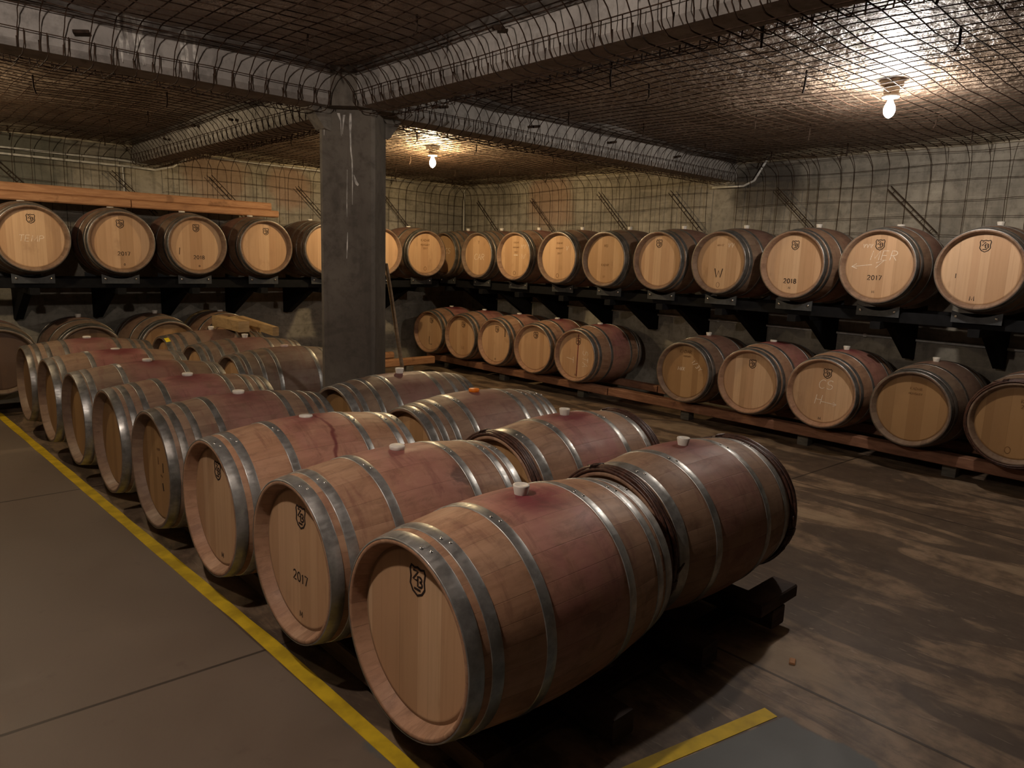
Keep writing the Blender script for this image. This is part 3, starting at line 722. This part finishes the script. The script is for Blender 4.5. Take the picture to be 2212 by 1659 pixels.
barrel((6.150, 4.463, 1.618), .02, 'x', 'pale-headed rack barrel with shield and red-tinged rim, next after the W barrel towards the corner', GS, tone=.4, wine=.45, htone=.08, age=.5, marks=[('logo', -.01, .175, .08)])
barrel((6.135, 5.170, 1.615), .045, 'x', 'darker-headed rack barrel with faint printed name across its middle', GS, lay='K', tone=.65, wine=.1, htone=.45, age=.65, marks=[('ink', 'KADAR', .0, -.06, .024), ('ink', 'HU', .0, .15, .03, .005), ('ink', '17', -.01, -.19, .02)])
barrel((6.135, 5.885, 1.619), .06, 'x', 'yellow-headed rack barrel with printed lines and bung hole ring, above the paired floor barrels', GS, lay='K', tone=.55, wine=.3, htone=.2, age=.6, marks=[('ink', 'KADAR', .01, .17, .02), ('ink', 'HUNGARY', .01, .11, .018), ('ink', '2017', .01, .05, .02), ('ink', 'O', -.01, -.21, .05, .005), ('chalk', 'V', .12, .11, .05)])
barrel((6.160, 6.662, 1.622), .055, 'x', 'golden-headed rack barrel with chalk W and printed lines, orange-brown staves behind', GS, lay='K', tone=.35, wine=.6, htone=.22, age=.6, marks=[('ink', 'KADAR', .01, .17, .02), ('ink', 'HUNGARY', .01, .11, .018), ('ink', '2017', .01, .05, .02), ('line', [(-.03, .015), (.04, .015)], .008, 'chalk', 'chalk_writing'), ('ink', 'O', -.01, -.21, .05, .005), ('chalk', 'W', .13, .0, .06), ('chalk', 'VV', .13, .12, .05)])
barrel((6.153, 7.377, 1.620), .065, 'x', 'rack barrel chalked CAR near the far corner', GS, lay='S', tone=.7, wine=.3, htone=.25, age=.6, marks=[('ink', 'Y', .0, .17, .045, .005), ('chalk', 'CAR', .01, -.02, .075)])
barrel((6.161, 8.130, 1.622), .03, 'x', 'last rack barrel in the far corner, half hidden behind the left rack', GS, lay='S', tone=.7, wine=.5, htone=.35, age=.6, marks=[('chalk', 'CS', .06, .05, .07)])
# floor rails on the right: five by the corner, then five more
barrel((5.989, 8.213, .523), .13, 'x', 'wine-red floor barrel deepest in the corner, half shadowed head with letter L', GP, tone=.15, wine=1.0, htone=.12, age=.5, bung='low', marks=[('logo', .03, .165, .075), ('burn', 'L', .02, -.12, .11, .008)])
barrel((5.999, 7.502, .526), .09, 'x', 'floor barrel second from the corner, pale head with faint mark under the shield', GP, tone=.2, wine=.8, htone=.08, age=.5, bung='low', marks=[('logo', .03, .165, .075), ('ink', 'M', .02, -.15, .05)])
barrel((6.009, 6.818, .525), .06, 'x', 'floor barrel with black drips at the right rim of its head, middle of the five', GP, tone=.08, wine=.45, htone=.05, age=.5, bung='low', marks=[('logo', .02, .165, .078), ('line', [(.16, .20), (.165, .14), (.163, .08)], .012, 'burn', 'ink_smudge'), ('line', [(.255, -.03), (.256, -.10)], .014, 'burn', 'ink_smudge'), ('burn', 'M', .0, -.22, .022, .004)])
barrel((5.997, 6.094, .522), .09, 'x', 'pink-bellied floor barrel with plain head and shield, fourth from the corner', GP, tone=.08, wine=.8, htone=.05, age=.45, bung='low', marks=[('logo', .02, .165, .078)])
barrel((6.007, 5.414, .517), .07, 'x', 'floor barrel with a red wine streak down its head and sideways chalk letters', GP, tone=.1, wine=1.0, htone=.06, age=.45, bung='low', marks=[('logo', .02, .165, .078), ('line', [(.02, .25), (.022, .12), (.018, 0), (.016, -.12), (.012, -.24)], .012, 'winerun'), ('chalk', 'STA', .13, -.02, .075, -PI / 2), ('chalk', 'T', -.09, -.03, .10, -PI / 2), ('burn', 'M', .0, -.22, .026, .004)])
barrel((5.985, 3.946, .533), .05, 'x', 'brown-headed floor barrel printed KADAR with chalk scribbles', GP, lay='K', tone=.6, wine=.4, htone=.8, age=.6, marks=[('ink', 'KADAR', .0, .205, .03, .005), ('ink', 'HUNGARY', .02, .16, .014), ('chalk', '1/3Y', .13, .08, .04, -.7), ('chalk', 'MIX', -.04, .03, .035)])
barrel((5.970, 3.238, .545), .035, 'x', 'pink-bellied floor barrel with shield, right of the KADAR printed one', GP, tone=.12, wine=.85, htone=.1, age=.5, bung='low', marks=[('logo', .02, .165, .078)])
barrel((5.963, 2.556, .548), .02, 'x', 'floor barrel chalked CS with H and an arrow', GP, tone=.12, wine=.75, htone=.1, age=.45, marks=[('logo', .03, .17, .08), ('chalk', 'CS', .02, .075, .075), ('chalk', 'H', -.03, -.06, .08), ('line', [(.0, -.075), (.13, -.085), (.10, -.065)], .004, 'chalk', 'chalk_writing'), ('line', [(.13, -.085), (.10, -.10)], .004, 'chalk', 'chalk_writing'), ('burn', 'M', .0, -.222, .022, .004)])
barrel((5.985, 1.862, .532), -.02, 'x', 'dull brown floor barrel with patchy unpainted head, second from the right edge', GP, lay='K', tone=.75, wine=.2, htone=.85, age=.8, marks=[('ink', 'HUNGARY', .02, .12, .016), ('ink', 'KADAR', .02, .16, .02)])
barrel((5.950, 1.16, .550), 0.0, 'x', 'dull brown wicker-rimmed floor barrel cut by the right edge of the photo', GP, lay='W', tone=.7, wine=.2, htone=.9, age=.8, marks=[('ink', 'KADAR', .07, .165, .028, .004), ('ink', '2017', .05, .125, .024, .004), ('ink', 'O', -.03, -.20, .05, .005)])
# left rack
barrel((1.254, 7.745, 1.625), 0.0, 'y', 'left rack barrel chalked TEMP under the long planks', GT, tone=.55, wine=.2, htone=.1, age=.6, bung='flat', marks=[('logo', .0, .175, .078), ('chalk', 'TEMP', -.01, .0, .055)])
barrel((1.986, 7.760, 1.620), -.06, 'y', 'left rack barrel stamped 2017, between the TEMP barrel and the 2018 barrel', GT, tone=.55, wine=.6, htone=.1, age=.6, bung='flat', marks=[('logo', .0, .175, .078), ('burn', '2017', .02, -.11, .036, .0055), ('burn', 'O', .02, -.215, .018, .004)])
barrel((2.701, 7.750, 1.618), -.015, 'y', 'left rack barrel stamped 2018 with a dark smear on its head', GT, tone=.6, wine=.4, htone=.15, age=.65, bung='low', marks=[('logo', .0, .175, .075), ('burn', '2018', .02, -.125, .036, .0055), ('burn', 'O', .02, -.215, .018, .004), ('line', [(-.17, -.03), (-.175, -.10)], .006, 'burn', 'ink_smudge')])
barrel((3.448, 7.762, 1.621), -.03, 'y', 'left rack barrel with bare golden head and shield at the right end of the planks', GT, tone=.5, wine=.5, htone=.05, age=.6, bung='low', marks=[('logo', .01, .175, .072)])
barrel((4.205, 7.770, 1.625), -.02, 'y', 'left rack barrel with bright hoop edges, half hidden by the left side of the pillar', GT, lay='S', tone=.85, wine=.1, htone=.15, age=.6, bung='low')
barrel((4.945, 7.760, 1.622), -.02, 'y', 'left rack barrel showing only its right rim beside the pillar', GT, lay='K', tone=.5, wine=.2, htone=.15, age=.6, bung='low')
barrel((5.628, 7.755, 1.622), -.06, 'y', 'last barrel of the left rack, printed golden head inside a dark brown rim', GT, lay='K', tone=.55, wine=.4, htone=.25, age=.75, bung='low', marks=[('ink', 'KADAR', .0, .17, .03, .005), ('ink', 'HUNGARY', .0, .11, .022, .004), ('ink', '2017', .0, .065, .022, .004), ('ink', 'O', .0, -.20, .05, .005)])
barrel((.93, 7.72, .52), 0.0, 'y', 'dark old floor barrel at the left edge of the photo below the TEMP barrel', GF, lay='K', tone=.85, wine=.4, htone=2.0, age=.8, bung='low')
barrel((1.670, 7.800, .515), 0.0, 'y', 'dark floor barrel under the left rack, behind the last front-row barrel', GF, lay='K', tone=.8, wine=.2, htone=1.7, age=.8)
barrel((2.400, 7.800, .535), .01, 'y', 'brown floor barrel under the left rack, left of the straw-hooped one', GF, lay='K', tone=.6, wine=.1, htone=0.8, age=.7)
barrel((3.080, 7.810, .540), -.04, 'y', 'straw-hooped yellowish floor barrel under the left rack, right behind the timber offcuts', GF, lay='W', tone=.3, wine=.0, htone=.3, age=.6, bung='low', wick='straw')

# ------------------------------------------------------------------ wall racks
def rack(along, lo, hi, at, front, wall, name, label):
    """along 'y' for the right wall (outward -x), 'x' for the left wall (outward -y)"""
    mid = (lo + hi) / 2
    r = empty('barrel_rack', (wall - .3, mid, 1.12) if along == 'y' else (mid, wall - .3, 1.12)); tag(r, label, 'rack', 'black steel racks on the cellar walls')
    inv = -Vector(r.location)
    sw = (lambda p: p) if along == 'y' else (lambda p: (p[1], p[0], p[2]))
    def gobj(g, nm, mat, parent=r):
        g.v = [sw(p) for p in g.v]
        o = g.obj(nm, mat, parent, inv if parent is r else (0, 0, 0)); return fixn(o)
    for xx in (front + .16, front + .70):
        gobj(G().cbox((xx, lo, 1.17), (xx + .08, hi, 1.26), .004), 'rail', 'black')
    for c in at:
        arm = G().cbox((front + .10, c - .04, 1.11), (wall, c + .04, 1.172), .004)
        arm.prism([(front + .42, 1.13), (wall, 1.13), (wall, .80), (wall - .10, .80)], 'y', c - .035, c + .035)
        gobj(arm, 'bracket', 'black')
        for xx in (front + .115, front + .79):
            # saddle plate hollowed to the barrel
            poly = [(c - .17, 1.215), (c + .17, 1.215), (c + .17, 1.305)]
            for i in range(9):
                yy = c + .13 - .26 * i / 8; poly.append((yy, 1.262 + .030 * ((yy - c) / .13) ** 2))
            poly.append((c - .17, 1.305))
            sd = gobj(G().prism(poly, 'x', xx, xx + .012), 'saddle', 'plate')
            if xx < front + .3:
                for s in (-1, 1):
                    b = G().lathe([(.0005, -.008), (.010, -.007), (.0115, 0), (.0115, .003)], 12, 'x', (xx - .001, c + s * .135, 1.262))
                    b.v = [sw(p) for p in b.v]; b.obj('bolt', 'bolt', sd, smooth=True)
    return r
SY = [1.568, 2.285, 3.011, 3.757, 4.463, 5.17, 5.885, 6.662, 7.377, 8.13]
rack('y', .9, 8.6, SY, 6.15, XR, 'right', 'black steel rack on the right wall with ten saddles')
TX = [.52, 1.254, 1.986, 2.70, 3.45, 4.205, 4.945, 5.63]
rack('x', .1, 5.95, TX, 7.76, YB, 'left', 'black steel rack on the left wall behind the pillar')

# ------------------------------------------------------------------ timber
def timber(label, a, b, mat, group=None, cat='beam', name='timber_rail', e=.006):
    a, b = Vector(a), Vector(b); c = (a + b) / 2; c.z = a.z
    o = G().cbox(a - c, b - c, e).obj(name, mat, None, c); fixn(o); o['seed'] = random.uniform(0, 9)
    return tag(o, label, cat, group)
GR = 'timber rails carrying the floor barrels'; GL = 'short blocks under the rails'
def blocks(pts, sz, mat, label):
    for p in pts:
        g = G().cbox((-sz[0] / 2, -sz[1] / 2, 0), (sz[0] / 2, sz[1] / 2, sz[2]), .004)
        o = fixn(g.obj('rail_block', mat, None, (p[0], p[1], 0))); o['seed'] = random.uniform(0, 9); tag(o, p[2], 'block', GL)
zr0, zr1 = .105, .188
timber('reddish front rail under the five barrels by the far corner', (6.15, 5.02, zr0), (6.26, 8.45, zr1), 'timber', GR)
timber('back rail under the five barrels by the far corner', (6.72, 4.75, zr0 + .02), (6.83, 8.6, zr1 + .01), 'timber', GR)
timber('reddish front rail under the five barrels nearest the right edge', (6.15, .5, zr0 + .005), (6.26, 5.0, zr1 + .008), 'timber', GR)
timber('back rail under the five barrels nearest the right edge', (6.70, .5, zr0 + .02), (6.81, 4.72, zr1 + .02), 'timber', GR)
blocks([(6.30, y, 'small grey block under the right front rail ' + t) for y, t in ((1.6, 'near the right edge of the photo'), (2.79, 'below the barrel chalked CS'), (4.05, 'below the barrel printed KADAR'), (5.50, 'below the wine-streaked barrel head'), (6.9, 'below the middle of the five barrels'), (8.1, 'near the far corner'))], (.10, .10, zr0), 'timber_grey', '')
blocks([(6.77, y, 'small grey block under the right back rail ' + t) for y, t in ((2.0, 'towards the right edge'), (4.6, 'at the gap between barrels'), (7.0, 'towards the corner'))], (.10, .10, zr0 + .02), 'timber_grey', '')
# left wall rails: carry four barrels, then run on empty past the pillar
timber('pale grey rail under the left wall floor barrels', (-1.6, 7.93, .10), (3.6, 8.03, .20), 'timber_grey', GR)
timber('back rail under the left wall floor barrels', (-1.6, 8.50, .10), (3.6, 8.60, .20), 'timber_grey', GR)
timber('empty front timber rail right of the pillar at the left wall', (3.72, 7.86, .125), (5.86, 7.96, .225), 'timber_new', GR, e=.012)
timber('empty back timber rail right of the pillar at the left wall', (3.72, 8.40, .14), (5.55, 8.50, .24), 'timber_new', GR, e=.025)
timber('low grey sleeper beneath the empty rails right of the pillar', (4.3, 8.1, .0), (5.0, 8.2, .11), 'timber_grey', None)
blocks([(5.45, 7.91, 'grey block under the right end of the empty rail'), (4.0, 7.91, 'grey block under the empty rail behind the pillar'), (2.9, 7.98, 'grey block under the left wall rail near the offcuts'), (-.6, 7.98, 'grey block under the left wall rail by the aisle')], (.11, .10, .122), 'timber_grey', '')
blocks([(5.2, 8.45, 'grey block under the right end of the empty back rail'), (4.05, 8.45, 'grey block under the empty back rail behind the pillar')], (.11, .10, .138), 'timber_grey', '')
blocks([(1.9, 8.55, 'grey block under the back rail of the left wall row, by the brown barrel'), (-.5, 8.55, 'grey block under the back rail of the left wall row, by the aisle')], (.11, .10, .098), 'timber_grey', '')
# bearers under the two rows in the middle
zt = .116
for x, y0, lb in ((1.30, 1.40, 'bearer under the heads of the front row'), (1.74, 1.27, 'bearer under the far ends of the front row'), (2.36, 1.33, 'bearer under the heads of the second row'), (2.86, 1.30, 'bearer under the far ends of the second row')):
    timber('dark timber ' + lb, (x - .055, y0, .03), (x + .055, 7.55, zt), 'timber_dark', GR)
for y in (1.52, 3.3, 5.0, 6.9):
    pass
timber('dark wedge block on the bearer end under the nearest wicker-hooped barrel', (2.70, 1.30, zt), (3.02, 1.42, zt + .06), 'timber_dark', None, 'block', 'wedge_block')
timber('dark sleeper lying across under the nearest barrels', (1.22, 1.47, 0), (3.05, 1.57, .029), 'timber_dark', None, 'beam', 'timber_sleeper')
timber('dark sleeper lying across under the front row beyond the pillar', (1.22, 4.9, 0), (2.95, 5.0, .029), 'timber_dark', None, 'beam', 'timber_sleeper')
# offcuts on the barrel with the yellow sticker
def offcut(label, a, b, h, wd):
    a, b = Vector(a), Vector(b); L = (b - a).length; d = (b - a).normalized()
    o = fixn(G().cbox((-wd / 2, -L / 2, 0), (wd / 2, L / 2, h), .004).obj('timber_offcut', 'timber_oak', None, (a + b) / 2))
    o.rotation_euler = (math.asin(d.z), 0, math.atan2(-d.x, d.y)); o['seed'] = random.uniform(0, 9)
    return tag(o, label, 'timber', 'timber offcuts on a barrel')
offcut('thick oak offcut lying on the barrel behind the yellow sticker', (2.735, 6.72, .808), (2.745, 7.42, .81), .105, .105)
offcut('oak offcut farther right, nearer the pillar, tilted on the barrels', (2.93, 6.45, .79), (2.93, 7.28, .83), .085, .06)
# long planks on top of the left rack barrels
GPk = 'long planks on the left rack barrels'
timber('uppermost long pale plank on the left rack barrels', (-1.0, 8.40, 2.065), (3.80, 8.55, 2.15), 'timber_new', GPk, 'plank', 'plank', .012)
timber('lower right plank with knotty end, under the uppermost plank', (2.26, 8.38, 1.985), (3.88, 8.53, 2.063), 'timber_new', GPk, 'plank', 'plank', .012)
timber('lower left plank, under the uppermost plank, by the left edge', (-1.0, 8.38, 1.985), (2.25, 8.53, 2.063), 'timber_new', GPk, 'plank', 'plank', .012)
# broom leaning on the pillar
def broom():
    a = Vector((3.38, 4.82, .03)); b = Vector((2.855, 4.43, 1.50))
    r = empty('broom', a); tag(r, 'wooden broom leaning against the right side of the pillar', 'broom')
    n = 10; pts = [(b - a) * (i / n) + Vector((0, 0, .02)) for i in range(n + 1)]
    G().tube(pts, [.015] * n + [.012], 10).obj('handle', 'handle', r, smooth=True)
    G().cbox((-.15, -.025, .03), (.15, .025, .075), .006).obj('head_block', 'handle', r)
    g = G(); rnd = random.Random(2)
    for i in range(60):
        x = rnd.uniform(-.14, .14); y = rnd.uniform(-.02, .02); g.tube([(x, y, .035), (x * 1.08, y * 1.5, -.03)], .003, 4)
    tag(g.obj('bristles', 'lath', r), kind='stuff')
broom()

# ------------------------------------------------------------------ pipes
def pipe(label, pts, r, cat='pipe', name='conduit_pipe', clips=()):
    p0 = Vector(pts[0]); e = empty(name, p0); tag(e, label, cat)
    G().tube([Vector(p) - p0 for p in pts], r, 10).obj('tube', 'zinc', e, smooth=True)
    for c in clips:
        q = Vector(c) - p0; G().box(q - Vector((.016, .016, .016)), q + Vector((.016, .016, .016))).obj('clip', 'zinc', e)
    return e
pipe('thin grey conduit along the right wall below the rack', [(XR - .02, 8.5, .985), (XR - .02, 4.5, .98), (XR - .02, .8, .965)], .012, clips=[(XR - .02, 7.4, .983), (XR - .02, 6.05, .982), (XR - .02, 4.3, .98), (XR - .02, 2.7, .973)])
pipe('bright upright conduit in the far corner', [(XR - .03, YB - .03, 1.75), (XR - .03, YB - .03, 2.62)], .011)
pipe('upper of two conduits along the left wall bending under the beam', [(-2.1, YB - .03, 2.52), (2.3, YB - .03, 2.515), (2.55, YB - .05, 2.50), (2.72, YB - .06, 2.53), (2.85, YB - .06, 2.60)], .012)
pipe('lower of two conduits along the left wall bending under the beam', [(-2.1, YB - .03, 2.46), (2.4, YB - .03, 2.455), (2.66, YB - .05, 2.445), (2.85, YB - .06, 2.50), (3.0, YB - .06, 2.60)], .012)
pipe('shiny conduit just below the pale ceiling strip on the left wall', [(2.95, YB - .05, 2.648), (6.2, YB - .05, 2.648)], .010)
pipe('conduit bending round the end of the beam at the right wall', [(XR - .05, 4.5, 2.44), (XR - .05, 4.12, 2.44), (XR - .05, 4.0, 2.49), (XR - .05, 3.86, 2.72)], .012)
pipe('pair conduit dropping down the left wall behind the planks', [(2.33, YB - .03, 2.44), (2.34, YB - .03, 1.7)], .008)

# ------------------------------------------------------------------ rusty wire mesh
ZM = ZC - 0.075
RND = random.Random(11)
def jit(p, a): return (p[0] + RND.uniform(-a, a), p[1] + RND.uniform(-a, a), p[2] + RND.uniform(-a, a))
def drape(lo, hi, kl, kr, zl, zr):
    """profile across a bay as (u, z): kl/kr 'beam' or 'wall' at each end"""
    out = []
    R = .20
    def side(u0, sg, zend):
        o = []
        n = 7
        o.append((u0, zend))
        m = max(1, int((ZM - R - zend) / .18))
        for i in range(1, m + 1): o.append((u0, zend + (ZM - R - zend) * i / m))
        for i in range(1, n):
            t = PI / 2 * i / n; o.append((u0 + sg * (R - R * math.cos(t)), ZM - R + R * math.sin(t)))
        return o
    L = side(lo, 1, zl) if kl == 'beam' else [(lo + R * .45, ZM - .005)]; Rr = side(hi, -1, zr)[::-1] if kr == 'beam' else [(hi - R * .45, ZM - .005)]
    a, b = lo + R, hi - R; n = int((b - a) / .38)
    mid = [(a + (b - a) * i / n, ZM + (.012 * math.sin(i * 2.1) if 0 < i < n else 0)) for i in range(n + 1)]
    return L + mid + Rr
def mesh_bay(x0, x1, y0, y1, ex, ey, label):
    """ex=(low x end, high x end), each ('beam'|'wall'); wires follow the drape"""
    g = G(); wr = .0029
    px = drape(x0 + .03, x1 - .03, *ex, *[ZB + .03 if k == 'beam' else ZM - .19 for k in ex])
    py = drape(y0 + .03, y1 - .03, *ey, *[ZB + .03 if k == 'beam' else ZM - .19 for k in ey])
    n = int((y1 - y0 - .3) / .097)
    for i in range(n + 1):
        y = y0 + .15 + (y1 - y0 - .3) * i / n + RND.uniform(-.008, .008)
        short = i % 3 != 0                      # wall sheet is coarser than the ceiling sheet
        pr = [q for q in px if not (short and q[1] < ZM - .12 and ((ex[1] == 'wall' and q[0] > (x0 + x1) / 2) or (ex[0] == 'wall' and q[0] < (x0 + x1) / 2)))]
        g.tube([jit((u, y, z), .003) for u, z in pr], wr)
    n = int((x1 - x0 - .3) / .1)
    for i in range(n + 1):
        x = x0 + .15 + (x1 - x0 - .3) * i / n + RND.uniform(-.008, .008)
        short = i % 3 != 0
        pr = [q for q in py if not (short and q[1] < ZM - .12 and ((ey[1] == 'wall' and q[0] > (y0 + y1) / 2) or (ey[0] == 'wall' and q[0] < (y0 + y1) / 2)))]
        g.tube([jit((x, u, z + .008), .003) for u, z in pr], wr)
    # wires running along the bent-down skirts
    for (lo, hi, kind, mk) in ((x0, x1, ex[0], lambda z: [(x0 + .037, y, z) for y in seq(y0, y1)]), (x0, x1, ex[1], lambda z: [(x1 - .037, y, z) for y in seq(y0, y1)]),
                               (y0, y1, ey[0], lambda z: [(x, y0 + .037, z) for x in seq(x0, x1)]), (y0, y1, ey[1], lambda z: [(x, y1 - .037, z) for x in seq(x0, x1)])):
        for z in ():
            g.tube([jit(p, .005) for p in mk(z)], wr)
    o = g.obj('wire_mesh', 'wire'); tag(o, label, 'wire mesh', 'rusty wire mesh under the ceiling')
    # short hooks holding the sheet up
    rr = random.Random(int(x0 * 7 + y0 * 3))
    nx, ny = 5, 5
    for i in range(nx):
        for j in range(ny):
            x = x0 + (x1 - x0) * (i + .5) / nx + rr.uniform(-.2, .2); y = y0 + (y1 - y0) * (j + .5) / ny + rr.uniform(-.2, .2)
            h = rr.uniform(.05, .09)
            if any((x - L[0]) ** 2 + (y - L[1]) ** 2 < .16 for L in LAMPS): continue
            G().tube([(x, y, ZM + .04), (x + rr.uniform(-.01, .01), y, ZM - h * .5), (x + rr.uniform(-.02, .02), y + .01, ZM - h)], .006, 5).obj('hook', 'lath', o)
    return o
def seq(a, b): n = max(2, int((b - a) / .4)); return [a + .06 + (b - a - .12) * i / n for i in range(n + 1)]
mesh_bay(BX1, XR, BY1, YB, ('beam', 'wall'), ('beam', 'wall'), 'rusty mesh under the ceiling bay round the warm yellow bulb')
mesh_bay(BX1, XR, -.35, BY0, ('beam', 'wall'), ('beam', 'beam'), 'rusty mesh under the glistening ceiling bay round the white bulb')
mesh_bay(XL, BX0, BY1, YB, ('wall', 'beam'), ('beam', 'wall'), 'rusty mesh under the far left ceiling bay above the planks')
mesh_bay(XL, BX0, -.35, BY0, ('wall', 'beam'), ('beam', 'beam'), 'rusty mesh under the dim ceiling bay nearest the camera')
def mesh_beam(x_dir, lo, hi, a, b, label):
    g = G(); wr = .0029; d = .035; R = .07
    prof = [(a - d, ZB + .075)]
    for i in range(1, 6): t = PI / 2 * i / 5; prof.append((a - d + R - R * math.cos(t), ZB - d + R - R * math.sin(t)))
    prof += [(a + b - u, z) for u, z in prof[::-1]]
    n = int((hi - lo) / .1); pt = (lambda u, v, z: (u, v, z)) if x_dir else (lambda u, v, z: (v, u, z))
    for i in range(n + 1):
        u = lo + (hi - lo) * i / n + RND.uniform(-.012, .012); sk = RND.uniform(-.02, .02)
        g.tube([jit(pt(u + sk * k / len(prof), v, z), .002) for k, (v, z) in enumerate(prof)], wr)
    for (v, z) in ((a - d - .006, ZB + .20), (a - d - .006, ZB + .18), (a - d - .006, ZB + .07), (a + .08, ZB - d - .006), (b - .08, ZB - d - .006), (b + d + .006, ZB + .19), (b + d + .006, ZB + .07)):
        m = int((hi - lo) / .35); g.tube([jit(pt(lo + (hi - lo) * i / m, v, z), .004) for i in range(m + 1)], wr)
    o = g.obj('wire_mesh', 'wire'); tag(o, label, 'wire mesh', 'rusty wire mesh wrapped round the beams')
    rr = random.Random(int(lo * 10))
    for i in range(int((hi - lo) / .9)):
        u = lo + .4 + i * .9 + rr.uniform(-.1, .1)
        for v in (a - d - .012, b + d + .012):
            z = ZB + .14 + rr.uniform(-.03, .03)
            G().tube([pt(u - .035, v, z - .008), pt(u + .035, v, z + .006)], .011, 5).obj('clip', 'lath', o)
    return o
mesh_beam(True, XL + .1, BX0 - .14, BY0, BY1, 'mesh wrapped round the beam left of the pillar')
mesh_beam(True, BX1 + .14, XR - .1, BY0, BY1, 'mesh wrapped round the beam right of the pillar, running to the right wall')
mesh_beam(False, -.3, BY0 - .14, BX0, BX1, 'mesh wrapped round the beam coming from the pillar towards the top right')
mesh_beam(False, BY1 + .14, YB - .1, BX0, BX1, 'mesh wrapped round the beam behind the pillar, running to the left wall')
def mesh_wall(along, lo, hi, wall, label):
    g = G(); wr = .0029
    pt = (lambda u, z, o: (wall - .04 - o, u, z)) if along == 'y' else (lambda u, z, o: (u, wall - .04 - o, z))
    n = int((hi - lo) / .15)
    for i in range(n + 1):
        u = lo + (hi - lo) * i / n + RND.uniform(-.015, .015); b = RND.uniform(-.02, .03)
        g.tube([pt(u, 1.52, 0), pt(u + b * .5, 1.9, .01), pt(u + b, 2.2, .015), pt(u + b, 2.44, .02), pt(u + b * .8, 2.55, .045), pt(u + b * .6, ZM - .07, .10), pt(u + b * .3, ZM - .015, .18), pt(u + b * .2, ZM, .30)], wr)
    m = int((hi - lo) / .3)
    for z in (1.62, 1.77, 1.93, 2.08, 2.23, 2.38, 2.52, 2.63):
        ph = RND.uniform(0, 6)
        g.tube([pt(lo + (hi - lo) * i / m, z + .014 * math.sin(i * .9 + ph) + RND.uniform(-.004, .004), .012 + (.06 if z > 2.6 else 0)) for i in range(m + 1)], wr)
    o = g.obj('wire_mesh', 'wire'); tag(o, label, 'wire mesh', 'rusty wire mesh on the walls'); return o
mesh_wall('y', .3, BY0 - .05, XR, 'rusty mesh on the right wall between the beam end and the right edge')
mesh_wall('y', BY1 + .05, YB - .08, XR, 'rusty mesh on the right wall between the far corner and the beam end')
mesh_wall('x', BX1 + .05, XR - .08, YB, 'rusty mesh on the left wall between the beam end and the far corner')
mesh_wall('x', -1.0, BX0 - .05, YB, 'rusty mesh on the left wall above the planks at the left edge')
# diagonal ladder-shaped wire strips on the walls
def ladder(along, wall, u0, z0, u1, z1, label):
    pt = (lambda u, z: Vector((wall - .06, u, z))) if along == 'y' else (lambda u, z: Vector((u, wall - .06, z)))
    a, b = pt(u0, z0), pt(u1, z1); d = (b - a).normalized(); nrm = Vector((1, 0, 0)) if along == 'y' else Vector((0, 1, 0)); s = d.cross(nrm).normalized() * .019
    e = empty('wire_ladder_strip', a); tag(e, label, 'wire strip', 'diagonal wire strips on the walls')
    for k in (-1, 1): G().tube([s * k, (b - a) + s * k], .005, 5).obj('rod', 'lath', e)
    n = int((b - a).length / .11)
    g = G()
    for i in range(n):
        c = (b - a) * ((i + .5) / n); G().tube([c - s * 1.15, c + s * 1.15], .004, 4).obj('rung', 'lath', e)
WL = ['in the far corner', 'third from the far corner', 'above the golden-headed barrels', 'above the darker-headed barrel', 'above the W barrel', 'above the MER barrel']
for (u0, z0, u1, z1), t in zip([(8.56, 2.43, 8.08, 1.98), (7.39, 2.42, 6.9, 1.95), (6.16, 2.45, 5.68, 1.98), (5.06, 2.42, 4.6, 1.96), (3.74, 2.39, 3.28, 1.95), (2.63, 2.35, 2.19, 1.92)], ['beside the far corner', 'second from the far corner', 'third from the far corner', 'fourth from the far corner', 'above the 2018 barrel', 'above the MER barrel']):
    ladder('y', XR, u0, z0, u1, z1, 'diagonal wire ladder strip on the right wall, ' + t)
for (u0, z0, u1, z1), t in zip([(1.15, 2.40, 1.55, 2.0), (2.2, 2.38, 2.65, 1.95), (3.27, 2.44, 3.75, 1.97), (4.37, 2.41, 4.85, 1.95), (5.68, 2.41, 6.12, 1.97)], ['at the left edge above the TEMP barrel', 'behind the plank middle', 'above the plank end', 'at the left side of the pillar', 'right of the pillar']):
    ladder('x', YB, u0, z0, u1, z1, 'diagonal wire ladder strip on the left wall, ' + t)
# small chip of wood on the floor
ch = G().cbox((-.02, -.012, 0), (.02, .012, .008), .003).obj('wood_chip', 'timber_new', None, (2.68, 1.14, .001)); ch.rotation_euler = (0, 0, .4)
tag(ch, 'small orange wood chip on the floor right of the bearer ends', 'chip')
